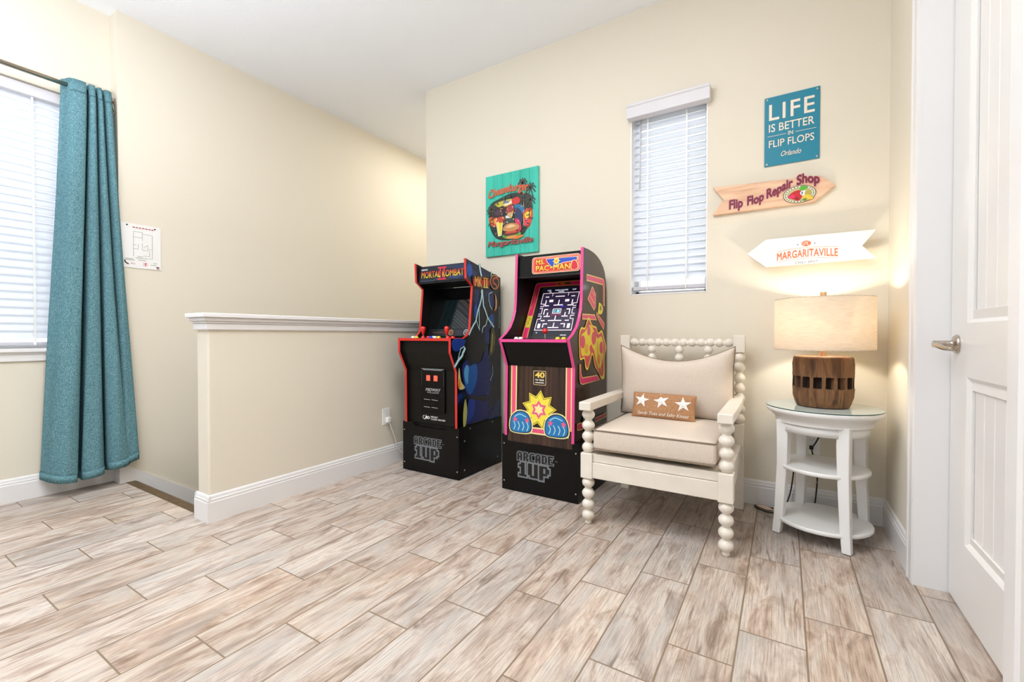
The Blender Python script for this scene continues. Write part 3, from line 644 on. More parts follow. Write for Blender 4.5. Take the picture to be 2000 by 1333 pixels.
# big blue folded cloth shapes, gold streaks
p.smooth([(.105, .775), (.13, .735), (.257, .757), (.303, .824), (.36, .757), (.352, .64), (.35, .528), (.117, .539), (.06, .64), (.05, .74)], '#14246a'); p.smooth([(.117, .728), (.20, .742), (.215, .66), (.177, .575), (.125, .545), (.075, .63), (.07, .72)], '#1a5fb4'); p.smooth([(.09, .74), (.12, .72), (.11, .62), (.085, .63), (.068, .69)], '#58a8e0')
for k in range(4): p.line([(.12+.02*k, .70-.01*k), (.115+.018*k, .63), (.13+.012*k, .56)], .003, '#0d3f8f', k == 0, curve=4)
p.poly([(.117, .513), (.35, .468), (.352, .347), (.083, .347)], '#131f66'); p.smooth([(.12, .505), (.19, .49), (.17, .40), (.11, .36), (.1, .42)], '#1b3b94')
p.smooth([(.019, .724), (.035, .643), (.075, .594), (.03, .585), (.006, .61), (.008, .70)], '#d9cf86'); p.smooth([(.012, .66), (.03, .63), (.028, .60), (.008, .6)], '#e88a2a'); p.smooth([(.079, .518), (.058, .439), (.058, .345), (.083, .345), (.1, .44)], '#b9bb62')
p.smooth([(.385, .985), (.43, .96), (.42, .83), (.36, .80), (.37, .89)], '#55501e'); p.line([(.40, .95), (.392, .88), (.38, .82)], .012, '#c2ad57', curve=4); p.line([(.425, .93), (.418, .87)], .006, '#8f8a3d')
p.smooth([(.43, 1.24), (.455, 1.19), (.45, 1.13), (.42, 1.115), (.435, 1.16)], '#d98a4a'); p.line([(.44, 1.225), (.447, 1.18), (.44, 1.13)], .006, '#f6e0b0', curve=4)
# number band and round emblem
p.poly([(.155, 1.34), (.36, 1.352), (.36, 1.262), (.168, 1.255)], '#2b0a08'); p.poly([(.16, 1.318), (.36, 1.328), (.36, 1.285), (.165, 1.275)], '#b5241a')
GO = lambda u, v: [a+(b-a)*min(1, max(0, (v-1.268)/.07)) for a, b in zip(lin('#fff07a'), lin('#f8902a'))]
p.text('MK', .184, 1.27, .266, 1.34, GO, .015); p.text('II', .29, 1.27, .332, 1.341, GO, .012)
p.rect(.28, 1.27, .342, 1.277, GO, False); p.rect(.28, 1.334, .342, 1.341, GO, False)
p.ell(.424, 1.322, .064, .058, '#1a0d08'); p.ell(.424, 1.322, .058, .053, '#d79a5e'); p.ell(.424, 1.322, .050, .046, '#2a120c')
p.line([(.455, 1.355), (.425, 1.352), (.404, 1.335), (.412, 1.312), (.44, 1.305), (.448, 1.286), (.43, 1.276)], lambda t: .017*(1-.6*abs(t-.45)), '#c9563a', curve=6); p.poly([(.455, 1.362), (.478, 1.348), (.452, 1.342)], '#c9563a')
p.build('side_print', sA[1])
# deck, controls, screen
for x in (-.099, .11): stick(dkA, x, .04, .92, 'bat')
for k, (x, y, m) in enumerate([(-.155, .0, 'whiteplastic'), (-.128, .005, 'yellowplastic'), (-.062, .0, 'redplastic'), (-.035, .02, 'redplastic'), (.0, .005, 'blueplastic'), (-.02, .05, 'whiteplastic'), (.03, .015, 'whiteplastic'), (.075, .0, 'yellowplastic'), (.15, .005, 'redplastic'), (.178, .02, 'redplastic')]): button(dkA, x, y, .921, m)
p = Print((0, -.063, .918), (1, 0, 0), (0, 1, .016)); p.rect(-.205, .03, .205, .25, '#10182e'); p.rect(-.2, .2, .2, .24, '#1b2c55'); p.ell(.0, .2, .03, .02, '#d8a060'); p.build('deck_print', dkA)
O, ux, uy, L = scr_frame(scrA); sn = Vector(ux).cross(Vector(uy))
e = MB(); yy, zz = uy[1], uy[2]
def on_scr(O, uy, u, v, h): n = Vector((1, 0, 0)).cross(Vector(uy)); return tuple(Vector(O)+Vector((u, 0, 0))+Vector(uy)*v+n*h)
e.add([on_scr(O, uy, u, v, .003) for u, v in ((-.208, .055), (.208, .055), (.208, L-.005), (-.208, L-.005))], [(0, 1, 2, 3)]); sg = e.build('screen', M['glassblk'], soA)
p = Print(O, ux, uy); p.base = .0035; p.rect(-.205, .004, .205, .052, '#0c0e16'); p.line([(-.17, .028), (-.06, .03)], .004, '#8a4a22'); p.ell(.0, .028, .02, .02, '#c99b5c'); p.ell(.0, .028, .015, .015, '#1a1114'); p.line([(.008, .036), (-.006, .03), (.006, .02)], .005, '#c9563a', curve=4); p.ell(.135, .028, .022, .022, '#c7cbd6'); p.ell(.135, .028, .017, .017, '#1a1c24'); p.line([(.143, .036), (.129, .03), (.141, .02)], .005, '#d8a99c', curve=4)
for k in range(4): p.line([(.04, .012+.01*k), (.1, .012+.01*k)], .0015, '#55597a', k == 0)
p.build('bezel_print', soA)
# front: coin door with two red slots
e = MB(); e.box(-.088, .118, .008, .0185, .418, .705); cd = e.build('coin_door', M['black'], tA, bevel=.004)
e = MB(); e.prism([(-.088, .714), (.118, .714), (.09, .702), (-.062, .702)], 'y', .004, .0185); o = e.build('top_rail', mat('grey_plastic', '#77797d', .3), cd)
red_lit = mat('lit_coin_slot', '#e8604e', .3, emit=('#f0523f', .5))
for a in (-.039, .026):
    e = MB(); e.box(a, a+.033, .003, .008, .631, .669); e.build('coin_slot', red_lit, cd, bevel=.003)
p = Print((0, .008, 0), (1, 0, 0), (0, 0, 1)); p.line([(-.082, .70), (-.082, .60)], .002, '#55585c'); p.line([(.11, .70), (.11, .60)], .002, '#55585c', False)
p.text('MIDWAY', -.048, .562, .085, .582, '#b9b9b9', .02, .25); p.text('WILLIAMS', -.034, .548, .07, .558, '#9a9a9a', .02, .25)
for z in (.504, .453):
    for a in (-.062, .006): p.line([(a, z+.001), (a+.054, z-.001)], .0028, '#c9c9c9')
p.build('coin_door_print', cd)
p = Print((0, .0215, 0), (1, 0, 0), (0, 0, 1)); p.base = .0006; yw = '#e8e6e2'
p.line([(-.085+.011*cos(a)+.011, .379+.011*sin(a)) for a in [2*pi*k/16 for k in range(3, 15)]], .004, yw); p.ell(-.052, .379, .008, .010, yw); p.line([(-.066, .362), (-.055, .397)], .0035, yw); p.ell(-.035, .379, .012, .010, yw); p.ell(-.035, .379, .006, .005, '#12100d')
p.text('MIDWAY', -.012, .381, .05, .392, yw, .02); p.text('CLASSIC ARCADE', -.012, .366, .113, .377, yw, .02); p.build('front_print', tA)

# --- maze game cabinet, pink edges
profB = [(-.012, .337), (-.002, .755), (-.078, .915), (-.02, .945), (.034, .985), (.07, 1.035), (.094, 1.09), (.103, 1.15), (.107, 1.23), (.112, 1.34), (.117, 1.445), (.20, 1.445), (.28, 1.438), (.34, 1.425), (.395, 1.404), (.44, 1.375), (.469, 1.345), (.488, 1.30), (.50, 1.23), (.505, 1.15), (.505, .337)]
scrB = ((.155, .925), (.35, 1.298))
mqb = ((.125, 1.303), (.132, 1.432))
tB, sB, mqB, dkB, soB = cabinet('arcade_cabinet', 'dark woodgrain arcade cabinet with pink edges and a lit maze screen, next to the armchair', (-1.2125, 2.27, 0), dict(cpn=2), profB, 11, .455, (-.2535, .2465), 'pink', 'darkwood', .014, mqb, scrB, 'black', .16)
YL, PK, MAG = '#f6de4a', '#e8537c', '#e2296f'
# front kick board: printed woodgrain board over the lower front
e = MB(); e.prism([(-.0015, .338), (.0085, .755), (.012, .757), (.012, .30), (-.0015, .30)], 'x', -.2105, .2105); kb = e.build('kick_board', M['darkwood'], tB)
p = Print((0, -.0095, 0), (1, 0, 0), (0, .0239, 1)); p.base = .0002   # sloped with the board
def stripe(u0, u1, v0, v1): p.rect(u0, v0, u1, v1, '#fbe9a0'); p.rect(u0+.006, v0, u1-.006, v1, '#f0a24a'); p.rect(u0+.0085, v0, u1-.0085, v1, PK)
stripe(-.193, -.152, .40, .756); stripe(.168, .207, .40, .756)
p.poly([(-.193, .36), (.19, .36), (.19, .40), (-.193, .40)], '#fbe9a0'); p.rect(-.18, .368, .18, .392, PK)
# emblem
p.rrect(-.039, .648, .044, .731, .008, '#f3d9a0'); p.rrect(-.0365, .6505, .0415, .7285, .007, '#2a1811'); p.text('40', -.028, .69, .036, .724, '#f0cf62', .04); p.text('TH YEAR', -.026, .672, .032, .683, '#f0e8dc', .03); p.line([(-.026, .662), (.032, .662)], .005, '#f0e8dc')
# plain burst and wave ornaments
def burst(pp, cx, cy, ro, ri, n, col, rot=0, sy=1): pp.poly([(cx+(ro if k % 2 == 0 else ri)*sin(pi*k/n+rot), cy+sy*(ro if k % 2 == 0 else ri)*cos(pi*k/n+rot)) for k in range(2*n)], col)
burst(p, 0, .505, .115, .078, 9, YL, .1); burst(p, 0, .505, .107, .071, 9, '#1c1208', .1); burst(p, 0, .505, .102, .067, 9, '#f4e04a', .1); burst(p, 0, .505, .055, .034, 6, '#e8608a'); burst(p, 0, .505, .034, .02, 6, '#fbe9a0')
for s_ in (-1, 1):
    cx = s_*.118+.0
    p.smooth([(cx-.075, .365), (cx-.078, .44), (cx-.04, .485), (cx+.01, .495), (cx+.055, .475), (cx+.078, .42), (cx+.07, .365), (cx, .352)], '#f2e9a8'); p.smooth([(cx-.07, .368), (cx-.072, .44), (cx-.036, .48), (cx+.01, .489), (cx+.05, .47), (cx+.072, .42), (cx+.064, .37), (cx, .357)], '#0e2c44'); p.smooth([(cx-.065, .372), (cx-.066, .44), (cx-.032, .474), (cx+.01, .483), (cx+.046, .465), (cx+.066, .42), (cx+.058, .375), (cx, .362)], '#1f78b8')
    for k in range(4): p.line([(cx-.05+.03*k, .372), (cx-.04+.03*k, .40), (cx-.052+.03*k, .425)], .005, '#bfe3d8', k == 0, curve=4)
    p.line([(cx-.045, .45), (cx-.01, .468), (cx+.035, .455)], .006, '#9fd4e6', curve=5); burst(p, cx-.04, .435, .018, .009, 5, '#ee5f86'); burst(p, cx+.042, .435, .018, .009, 5, '#ee5f86')
p.build('kick_board_print', kb)
# side print
p = Print((.2275, 0, 0), (0, 1, 0), (0, 0, 1))
def banded(pts, c=PK, o='#f7d982', g=.006):
    cx = sum(a for a, b in pts)/len(pts); cy = sum(b for a, b in pts)/len(pts)
    p.poly(pts, o)
    n = len(pts); ins = []
    for i in range(n):
        a, b, c_ = Vector(pts[i-1]), Vector(pts[i]), Vector(pts[(i+1) % n]); e1 = (b-a).normalized(); e2 = (c_-b).normalized()
        sg = 1 if sum(pts[k][0]*pts[(k+1) % n][1]-pts[(k+1) % n][0]*pts[k][1] for k in range(n)) > 0 else -1
        nn = Vector((-e1.y, e1.x))+Vector((-e2.y, e2.x)); nn = nn/max(.4, nn.length_squared/2); ins.append(tuple(b+nn*g*sg))
    p.poly(ins, c)
banded([(.162, 1.297), (.43, 1.299), (.452, 1.293), (.466, 1.275), (.468, 1.124), (.44, 1.132), (.438, 1.245), (.428, 1.257), (.162, 1.257)])
banded([(.25, 1.235), (.311, 1.19), (.305, 1.11), (.28, 1.088), (.175, 1.152)]); p.line([(.21, 1.175), (.29, 1.13)], .006, '#f0d060'); p.line([(.25, 1.20), (.29, 1.18)], .005, '#f0d060', False)
banded([(.325, 1.083), (.36, 1.062), (.462, 1.015), (.448, .97), (.40, 1.0), (.312, 1.063)], '#dc4a6a', g=.005)
p.smooth([(.364, 1.142), (.42, 1.125), (.433, 1.10), (.405, 1.072), (.345, 1.074), (.35, 1.11)], '#f0dc50'); burst(p, .39, 1.108, .024, .012, 6, '#8a7a20')
banded([(.094, 1.062), (.286, 1.065), (.325, 1.031), (.09, 1.029)])
p.smooth([(.047, .95), (.08, .985), (.13, .985), (.187, 1.045), (.249, 1.0), (.312, .99), (.345, .955), (.41, .97), (.448, .926), (.489, .86), (.46, .80), (.464, .70), (.45, .66), (.40, .665), (.36, .70), (.29, .75), (.25, .82), (.21, .775), (.175, .735), (.14, .75), (.12, .80), (.06, .80), (.047, .87)], '#f3e04a')
p.smooth([(.056, .94), (.085, .973), (.135, .975), (.187, 1.03), (.245, .99), (.308, .98), (.345, .945), (.405, .955), (.438, .92), (.475, .86), (.45, .80), (.452, .71), (.40, .68), (.30, .755), (.25, .835), (.205, .785), (.175, .748), (.15, .76), (.125, .812), (.068, .81), (.056, .87)], '#d44a52')
p.smooth([(.075, .93), (.13, .96), (.21, 1.0), (.28, .96), (.33, .92), (.40, .93), (.44, .87), (.42, .78), (.37, .73), (.31, .78), (.26, .86), (.2, .82), (.14, .82), (.08, .83)], '#f1da3c')
for cx, cy, r_, c_ in ((.10, .90, .034, '#dc4668'), (.19, .965, .026, '#e2607a'), (.27, .92, .036, '#d9485f'), (.155, .86, .026, '#e9ad36'), (.40, .86, .034, '#dc4668'), (.36, .79, .028, '#e58a3a'), (.225, .86, .02, '#d9485f')): p.ell(cx, cy, r_, r_*1.1, c_)
for k in range(5): p.line([(.30+.03*k, .90), (.315+.028*k, .80), (.36+.02*k, .70)], .005, ('#e9e06a', '#c8503c')[k % 2], k == 0, curve=4)
banded([(.048, .774), (.068, .774), (.074, .72), (.091, .698), (.32, .694), (.375, .66), (.091, .655), (.06, .665), (.048, .69)], MAG, g=.005)
banded([(.014, .445), (.10, .441), (.10, .398), (.014, .406)], '#c2344f', g=.004); banded([(.288, .437), (.482, .439), (.495, .41), (.288, .407)], '#c2344f', g=.004)
p.smooth([(.1, .46), (.17, .49), (.25, .47), (.28, .43), (.25, .39), (.17, .375), (.11, .40)], '#2d5d50'); p.smooth([(.13, .45), (.18, .47), (.24, .45), (.22, .41), (.15, .40)], '#18322c')
p.build('side_print', sB[1])
# marquee print
p = Print(*mq_frame(mqb)); z0 = 1.303
def V(z): return z-z0
RD, OR = '#e0383a', '#f08a5a'
p.rrect(-.116, V(1.314), .203, V(1.417), .018, '#fbe3b8'); p.rrect(-.113, V(1.317), .200, V(1.414), .016, RD); p.rrect(-.106, V(1.322), .193, V(1.409), .012, '#f7c9a0'); p.rrect(-.103, V(1.3245), .190, V(1.4065), .011, '#d8342f')
p.poly([(-.022, V(1.402)), (.085, V(1.402)), (.187, V(1.400)), (.187, V(1.378)), (.15, V(1.372)), (.095, V(1.368)), (.02, V(1.345)), (-.012, V(1.38))], '#f4d7a0'); p.poly([(-.018, V(1.399)), (.085, V(1.399)), (.182, V(1.397)), (.182, V(1.38)), (.15, V(1.376)), (.095, V(1.372)), (.02, V(1.35)), (-.008, V(1.38))], '#1c46b8')
burst(p, .05, V(1.383), .026, .014, 8, '#f3d94a'); burst(p, .05, V(1.383), .012, .006, 8, '#e8862e')
p.smooth([(.148, V(1.326)), (.146, V(1.362)), (.158, V(1.38)), (.178, V(1.376)), (.189, V(1.355)), (.187, V(1.326))], '#f6cf9a'); p.smooth([(.151, V(1.328)), (.15, V(1.36)), (.16, V(1.376)), (.176, V(1.372)), (.186, V(1.352)), (.184, V(1.328))], '#cf1f33')
p.text('MS.', -.09, V(1.368), -.027, V(1.402), '#7a1210', .04); p.text('MS.', -.088, V(1.370), -.029, V(1.400), '#f8d33e', .015)
for t, a, b in (('PAC', -.09, .006), ('MAN', .03, .145)): p.text(t, a, V(1.326), b, V(1.364), '#7a1210', .05)
for t, a, b in (('PAC', -.088, .004), ('MAN', .032, .143)): p.text(t, a, V(1.328), b, V(1.362), (lambda u, v: [q+(r_-q)*min(1, max(0, (v-.025)/.034)) for q, r_ in zip(lin('#f39a2a'), lin('#fbe84a'))]), .025, layer=(t == 'PAC'))
p.rect(.010, V(1.342), .024, V(1.349), '#f8d33e'); p.build('marquee_print', mqB)
p = Print((0, .118, 1.30), (1, 0, 0), (0, 0, 1))
# screen: pink bezel, dark glass, maze
O, ux, uy, L = scr_frame(scrB)
p = Print(O, ux, uy); p.base = .001
p.rrect(-.205, -.01, .205, L-.012, .02, '#f0903c'); p.rrect(-.199, -.01, .199, L-.018, .018, '#e01f6c'); p.rrect(-.168, -.01, .168, L-.045, .014, '#f0a03c'); p.rrect(-.163, -.01, .163, L-.050, .012, '#07060a')
p.rect(-.199, .07, -.168, .155, '#d8c838'); p.line([(-.19, .14), (-.176, .13), (-.19, .11), (-.178, .10), (-.19, .09)], .004, '#7a8a20'); p.rect(.168, .07, .199, .155, '#d8c838'); p.rect(-.06, L-.040, .06, L-.022, '#c8581e'); p.text('1', -.03, L-.038, -.022, L-.024, '#2a1a10'); p.rect(.01, L-.038, .05, L-.025, '#2c3a2c')
for s_ in (-1, 1): p.line([(s_*.19, .2), (s_*.18, .26), (s_*.188, .33)], .003, '#f0903c')
p.build('bezel_print', soB)
p = Print(O, ux, uy); p.base = .0028; dk, wl, dt = '#1a1524', '#f3dce6', '#8d83a8'
p.rect(-.140, .008, .140, L-.056, '#120f1a'); p.rect(-.128, .045, .128, .322, '#231c30')
def U(c): return (c-14)*.0092
def W(r_): return .322-r_*.00925
def mz(pts, wd=.0035): p.line([(U(a), W(b)) for a, b in pts], wd, wl, False)
for t, a, b in (('1UP', -.10, -.075), ('HIGH SCORE', -.045, .045), ('2UP', .075, .10)): p.text(t, a, .336, b, .345, '#d8e4f4', .02)
p.text('00', -.085, .325, -.07, .333, '#d8e4f4', .02); p.text('10000', -.02, .325, .02, .333, '#d8e4f4', .02)
p.layer()   # border with side tunnels
for s_ in (1, -1):
    X = lambda c: 14+s_*(c-14)
    mz([(X(14), .4), (X(.4), .4), (X(.4), 9), (X(3), 9), (X(3), 11), (X(.4), 11)]); mz([(X(.4), 12.5), (X(2.6), 12.5), (X(2.6), 17), (X(.4), 17)]); mz([(X(.4), 18.5), (X(3), 18.5), (X(3), 21), (X(.6), 21), (X(.4), 29.6), (X(14), 29.6)])
    mz([(X(8), .4), (X(8), 3)]); mz([(X(2.8), 3.4), (X(5.6), 3.4)], .006); mz([(X(4), 6), (X(4), 10.5), (X(7), 10.5)], .006); mz([(X(10.5), 10.2), (X(14), 10.2)], .006)
    mz([(X(5), 19), (X(9.6), 19)], .006); mz([(X(7.4), 19), (X(7.4), 16)], .006); mz([(X(4.5), 17.5), (X(4.5), 13.5), (X(7), 13.5)], .006); mz([(X(3.5), 22.2), (X(6.5), 22.2)], .006); mz([(X(9), 22.2), (X(14), 22.2)], .006); mz([(X(6), 27.5), (X(6), 24.8), (X(9), 24.8)], .006); mz([(X(10), 27.6), (X(14), 27.6)], .006)
    p.rect(min(U(X(6.5)), U(X(9.5))), W(7.6), max(U(X(6.5)), U(X(9.5))), W(5.8), wl, False); p.rect(min(U(X(2)), U(X(4))), W(28), max(U(X(2)), U(X(4))), W(24.6), wl, False)
mz([(10.5, 3.2), (17.5, 3.2)], .006); mz([(14, 10), (14, 6)], .006); mz([(14, 22), (14, 18.6)], .006); mz([(14, 27.5), (14, 24)], .006); mz([(11, 13.2), (17, 13.2), (17, 16.6), (11, 16.6), (11, 13.2)])
p.layer()
for r_ in range(1, 30):
    for c_ in range(1, 28):
        if (r_ in (2, 5, 9, 12, 18, 21, 23, 26, 29) or c_ in (2, 5, 8, 11, 17, 20, 23, 26)) and not (10 < c_ < 18 and 12 < r_ < 18): p.rect(U(c_)-.0008, W(r_)-.0008, U(c_)+.0008, W(r_)+.0008, dt, False)
p.rect(U(11.6), W(16), U(13.4), W(14), '#4f8f9c'); p.rect(U(14), W(16), U(16.2), W(14), '#7fb2c4', False); p.rect(U(16.5), W(12), U(18.5), W(10.6), '#2c2a9a', False); p.rect(U(10), W(18.2), U(18), W(17.7), '#8c2c48', False)
p.text('0', -.11, .026, -.10, .034, '#d8e4f4'); p.rect(-.05, .028, -.03, .034, '#8a8a90', False); p.rect(.06, .012, .10, .016, '#d8d8e0', False)
scs = p.build('screen', soB, 'inkglow', 'lit screen showing a pale maze on dark violet')
stick(dkB, .02, .04, .918, 'ball')
for x, y, m in ((-.135, -.03, 'whiteplastic'), (-.105, -.03, 'whiteplastic'), (.135, -.03, 'yellowplastic'), (.172, -.03, 'yellowplastic')): button(dkB, x, y, .917, m)
p = Print((0, -.076, .9152), (1, 0, 0), (0, 1, .02)); p.rect(-.205, .03, .205, .22, '#17120e'); p.line([(-.2, .1), (.2, .1)], .004, '#e0498f'); p.line([(.03, .13), (.08, .15), (.09, .12)], .005, '#d8d0d8', curve=4); p.build('deck_print', dkB)

# ---------------------------------------------------------------- armchair
ch = thing('armchair', 'cream spindle armchair with bobbin turned legs and beige cushions', 'armchair', (-.52, 2.36, 0))
CX0, CX1, CYF, CYB = -.827, -.2055, 2.072, 2.685
def Lc(o): return loc(o, ch)
def bobbin(mb, c, ax, a, b, n, r, rn, endpad=.0):
    """row of n turned balls from a to b along an axis through c"""
    prof = []; L = (b-a)/n
    for k in range(n):
        for j in range(9):
            t = -1+2*j/8
            rr = max(rn, r*math.sqrt(max(0, 1-t*t*.97)))
            prof.append((rr, a+L*(k+.5+t*.5)))
    if ax == 'z': T = Matrix.Translation((c[0], c[1], 0))
    else: T = Matrix.Translation((0, c[0], c[1])) @ Matrix.Rotation(R(90), 4, 'Y'); 
    mb.lathe(prof, 20, T=T); return mb
for x in (CX0, CX1):
    e = MB(); e.lathe([(.012, .0), (.017, .006), (.015, .016), (.013, .022)], 16, (x, CYF, 0)); bobbin(e, (x, CYF), 'z', .018, .234, 4, .031, .015); lg = Lc(e.build('leg', M['cream']))
    e = MB(); e.box(x-.0305, x+.0305, CYF-.0305, CYF+.0305, .232, .357); Lc(e.build('leg_block', M['cream'], bevel=.004))
    e = MB(); bobbin(e, (x, CYF), 'z', .355, .572, 4, .0315, .016); Lc(e.build('arm_post', M['cream']))
    e = MB(); s_ = 1 if x == CX1 else -1
    pts = [(x-.031, CYF-.052), (x+.031, CYF-.052), (x+.031, 2.45), (x+s_*.0+.024, CYB-.03), (x-.024, CYB-.03), (x-.031, 2.45)]
    e.prism(pts, 'z', .570, .612); Lc(e.build('armrest', M['cream'], bevel=.005))
    e = MB(); e.box(x-.025, x+.025, CYB-.022, CYB+.022, 0, .46); Lc(e.build('leg', M['cream'], bevel=.004))
    e = MB(); bobbin(e, (x, CYB), 'z', .458, .846, 7, .029, .014); Lc(e.build('back_post', M['cream']))
    e = MB(); e.box(x-.029, x+.029, CYB-.026, CYB+.026, .845, .938); Lc(e.build('post_block', M['cream'], bevel=.004))
    e = MB(); e.box(x-.015, x+.015, CYF+.03, CYB-.02, .24, .352); Lc(e.build('side_rail', M['cream'], bevel=.003))
e = MB(); e.box(CX0+.03, CX1-.03, CYF-.024, CYF+.012, .237, .3145); e.box(CX0+.03, CX1-.03, CYF-.018, CYF+.012, .316, .356); Lc(e.build('front_rail', M['cream'], bevel=.003))
e = MB(); e.box(CX0+.02, CX1-.02, CYB-.018, CYB+.014, .24, .352); Lc(e.build('back_rail', M['cream'], bevel=.003))
e = MB(); e.box(CX0+.015, CX1-.015, CYF+.012, CYB-.018, .340, .352); Lc(e.build('seat_board', M['cream']))
e = MB(); bobbin(e, (CYB, .897), 'x', CX0+.028, CX1-.028, 12, .0235, .012); Lc(e.build('top_rail', M['cream']))
e = MB(); bobbin(e, (CYB, .62), 'x', CX0+.028, CX1-.028, 12, .0235, .012); Lc(e.build('lower_back_rail', M['cream']))
for k in range(3):
    e = MB(); xx = CX0+(CX1-CX0)*(.25+.25*k); bobbin(e, (xx, CYB), 'z', .642, .878, 5, .025, .011); Lc(e.build('back_spindle', M['cream']))
def cushion(x0, x1, y0, y1, z0, z1, pillow, n=22, sag=None, plump=1):
    """closed soft box: rounded slab (pillow=0) to thin edged pillow (pillow=1); thickness along y when sag is a function of u"""
    vs = []; fs = []; upright = sag is not None
    def pt(u, v, side):
        if upright:   # u along x, v along z
            edge = (1-abs(u)**3.2)*(1-abs(v)**3.2); th = (y1-y0)/2*(.16+.84*max(0, edge)**.55)
            x = (x0+x1)/2+(x1-x0)/2*u*(1-.035*(1-abs(v)**2)*(abs(u) > .5)); z = z0+(z1-z0)*(v+1)/2+sag(u, v)
            lean = .10*(v+1)/2*0
            return (x, (y0+y1)/2+side*th+lean, z)
        r = lambda a: max(0, 1-abs(a)**14)
        th = (z1-z0)/2*(.72+.28*(max(0, (1-abs(u)**4)*(1-abs(v)**4))**.5))
        return ((x0+x1)/2+(x1-x0)/2*u, (y0+y1)/2+(y1-y0)/2*v, (z0+z1)/2+side*th)
    m = n+1
    for side in (-1, 1):
        for j in range(m):
            for i in range(m): vs.append(pt(-1+2*i/n, -1+2*j/n, side))
    for s_ in range(2):
        for j in range(n):
            for i in range(n):
                q = (s_*m*m+j*m+i, s_*m*m+j*m+i+1, s_*m*m+(j+1)*m+i+1, s_*m*m+(j+1)*m+i); fs.append(q if s_ else q[::-1])
    rim = [(i, 0) for i in range(n)]+[(n, j) for j in range(n)]+[(n-i, n) for i in range(n)]+[(0, n-j) for j in range(n)]
    ids = [j*m+i for i, j in rim]
    for a, b in zip(ids, ids[1:]+ids[:1]): fs.append((a, b, m*m+b, m*m+a))
    if upright: fs = [f[::-1] for f in fs]
    mb = MB(); mb.add(vs, fs, True)
    return mb, [vs[i] for i in ids], [vs[m*m+i] for i in ids]
def fixed(o):   # consistent normals
    bm = bmesh.new(); bm.from_mesh(o.data); bmesh.ops.recalc_face_normals(bm, faces=bm.faces); bm.to_mesh(o.data); bm.free(); return o
mb, lo, hi = cushion(CX0+.036, CX1-.036, CYF-.036, 2.655, .366, .496, 0)
o = fixed(mb.build('seat_cushion', M['linen'])); bv = o.modifiers.new('b', 'BEVEL'); bv.width = .014; bv.segments = 3; bv.limit_method = 'ANGLE'; bv.angle_limit = R(50); seat = Lc(o)
e = MB(); e.tube(hi, .0032, 6, True); e.tube(lo, .0032, 6, True); loc(e.build('piping', M['linenpipe']), ch).parent = seat
seat.children[0].matrix_parent_inverse = seat.matrix_parent_inverse.inverted() @ Matrix.Translation(-Vector(ch.location)) if False else Matrix.Identity(4)
sagf = lambda u, v: (-.075*(1-u*u)**1.3*max(0, v)**2 + .012*abs(u)**6*max(0, v))
mb, lo, hi = cushion(CX0+.008, CX1-.008, 2.475, 2.645, .487, .868, 1, sag=sagf)
o = fixed(mb.build('back_cushion', M['linen'])); sb = o.modifiers.new('s', 'SUBSURF'); sb.levels = 1; sb.render_levels = 1; bk = Lc(o)
rimc = [tuple((Vector(a)+Vector(b))/2) for a, b in zip(lo, hi)]
e = MB(); e.tube(rimc, .0034, 6, True); o = e.build('piping', M['linenpipe']); o.parent = bk
# lumbar pillow with starfish
pl = thing('lumbar_pillow', 'small burlap pillow with three white starfish on the armchair seat', 'pillow', (-.55, 2.42, .485), R(-3))
mb, lo, hi = cushion(-.168, .168, -.04, .04, 0, .14, 1, sag=lambda u, v: 0)
lean = Matrix.Translation((0, -.005, .004)) @ Matrix.Rotation(R(-16), 4, 'X')
mb.v = [tuple(lean @ Vector(v)) for v in mb.v]; o = fixed(mb.build('pillow_cover', M['burlap'], pl)); sb = o.modifiers.new('s', 'SUBSURF'); sb.levels = 1; sb.render_levels = 1
def on_pillow(u, v, h):   # u,v metres from the pillow's bottom centre
    uu, vv = u/.168, (v-.07)/.07; edge = (1-abs(uu)**3.2)*(1-abs(vv)**3.2); th = .04*(.16+.84*max(0, edge)**.55)
    return lean @ Vector((u, -th-h, v))
def pillow_shape(name, outline, col, h0, parent):
    mb = MB(); c = (sum(a for a, b in outline)/len(outline), sum(b for a, b in outline)/len(outline)); n = len(outline)
    vs = [on_pillow(*c, h0+.006)]+[on_pillow(a, b, h0+.0005) for a, b in outline]
    mb.add([tuple(v) for v in vs], [(0, 1+k, 1+(k+1) % n) for k in range(n)]); return mb.build(name, col, parent)
star_m = mat('white_stitching', '#f3f0ea', .8, bump=(300, .5)); dots_m = mat('stitch_grey', '#8a8a92', .8)
for cx, cy, rot in ((-.105, .092, .15), (.0, .094, -.25), (.11, .085, -.1)):
    ol = [((cx+(.043 if k % 2 == 0 else .0165)*sin(pi*k/5+rot)), cy+(.041 if k % 2 == 0 else .0155)*cos(pi*k/5+rot)) for k in range(10)]
    s_ = pillow_shape('starfish', ol, star_m, .0015, pl); d_ = MB()
    for k in range(5):
        q = on_pillow(cx+.010*sin(2*pi*k/5+rot), cy+.010*cos(2*pi*k/5+rot), .0068); d_.lathe([(.0015, 0), (.001, .0012)], 6, T=Matrix.Translation(q) @ Matrix.Rotation(R(90), 4, 'X'))
    d_.build('stitches', dots_m, s_)
p = Print((0, 0, 0), (1, 0, 0), (0, 0, 1)); p.base = 0; p.step = 0
p.text('Sandy Toes and Salty Kisses', -.125, .012, .14, .034, '#f3efe8', 0, .45)
p.mb.v = [tuple(on_pillow(a, c_, .0014)) for a, b, c_ in p.mb.v]; p.build('lettering', pl, 'inkmat')

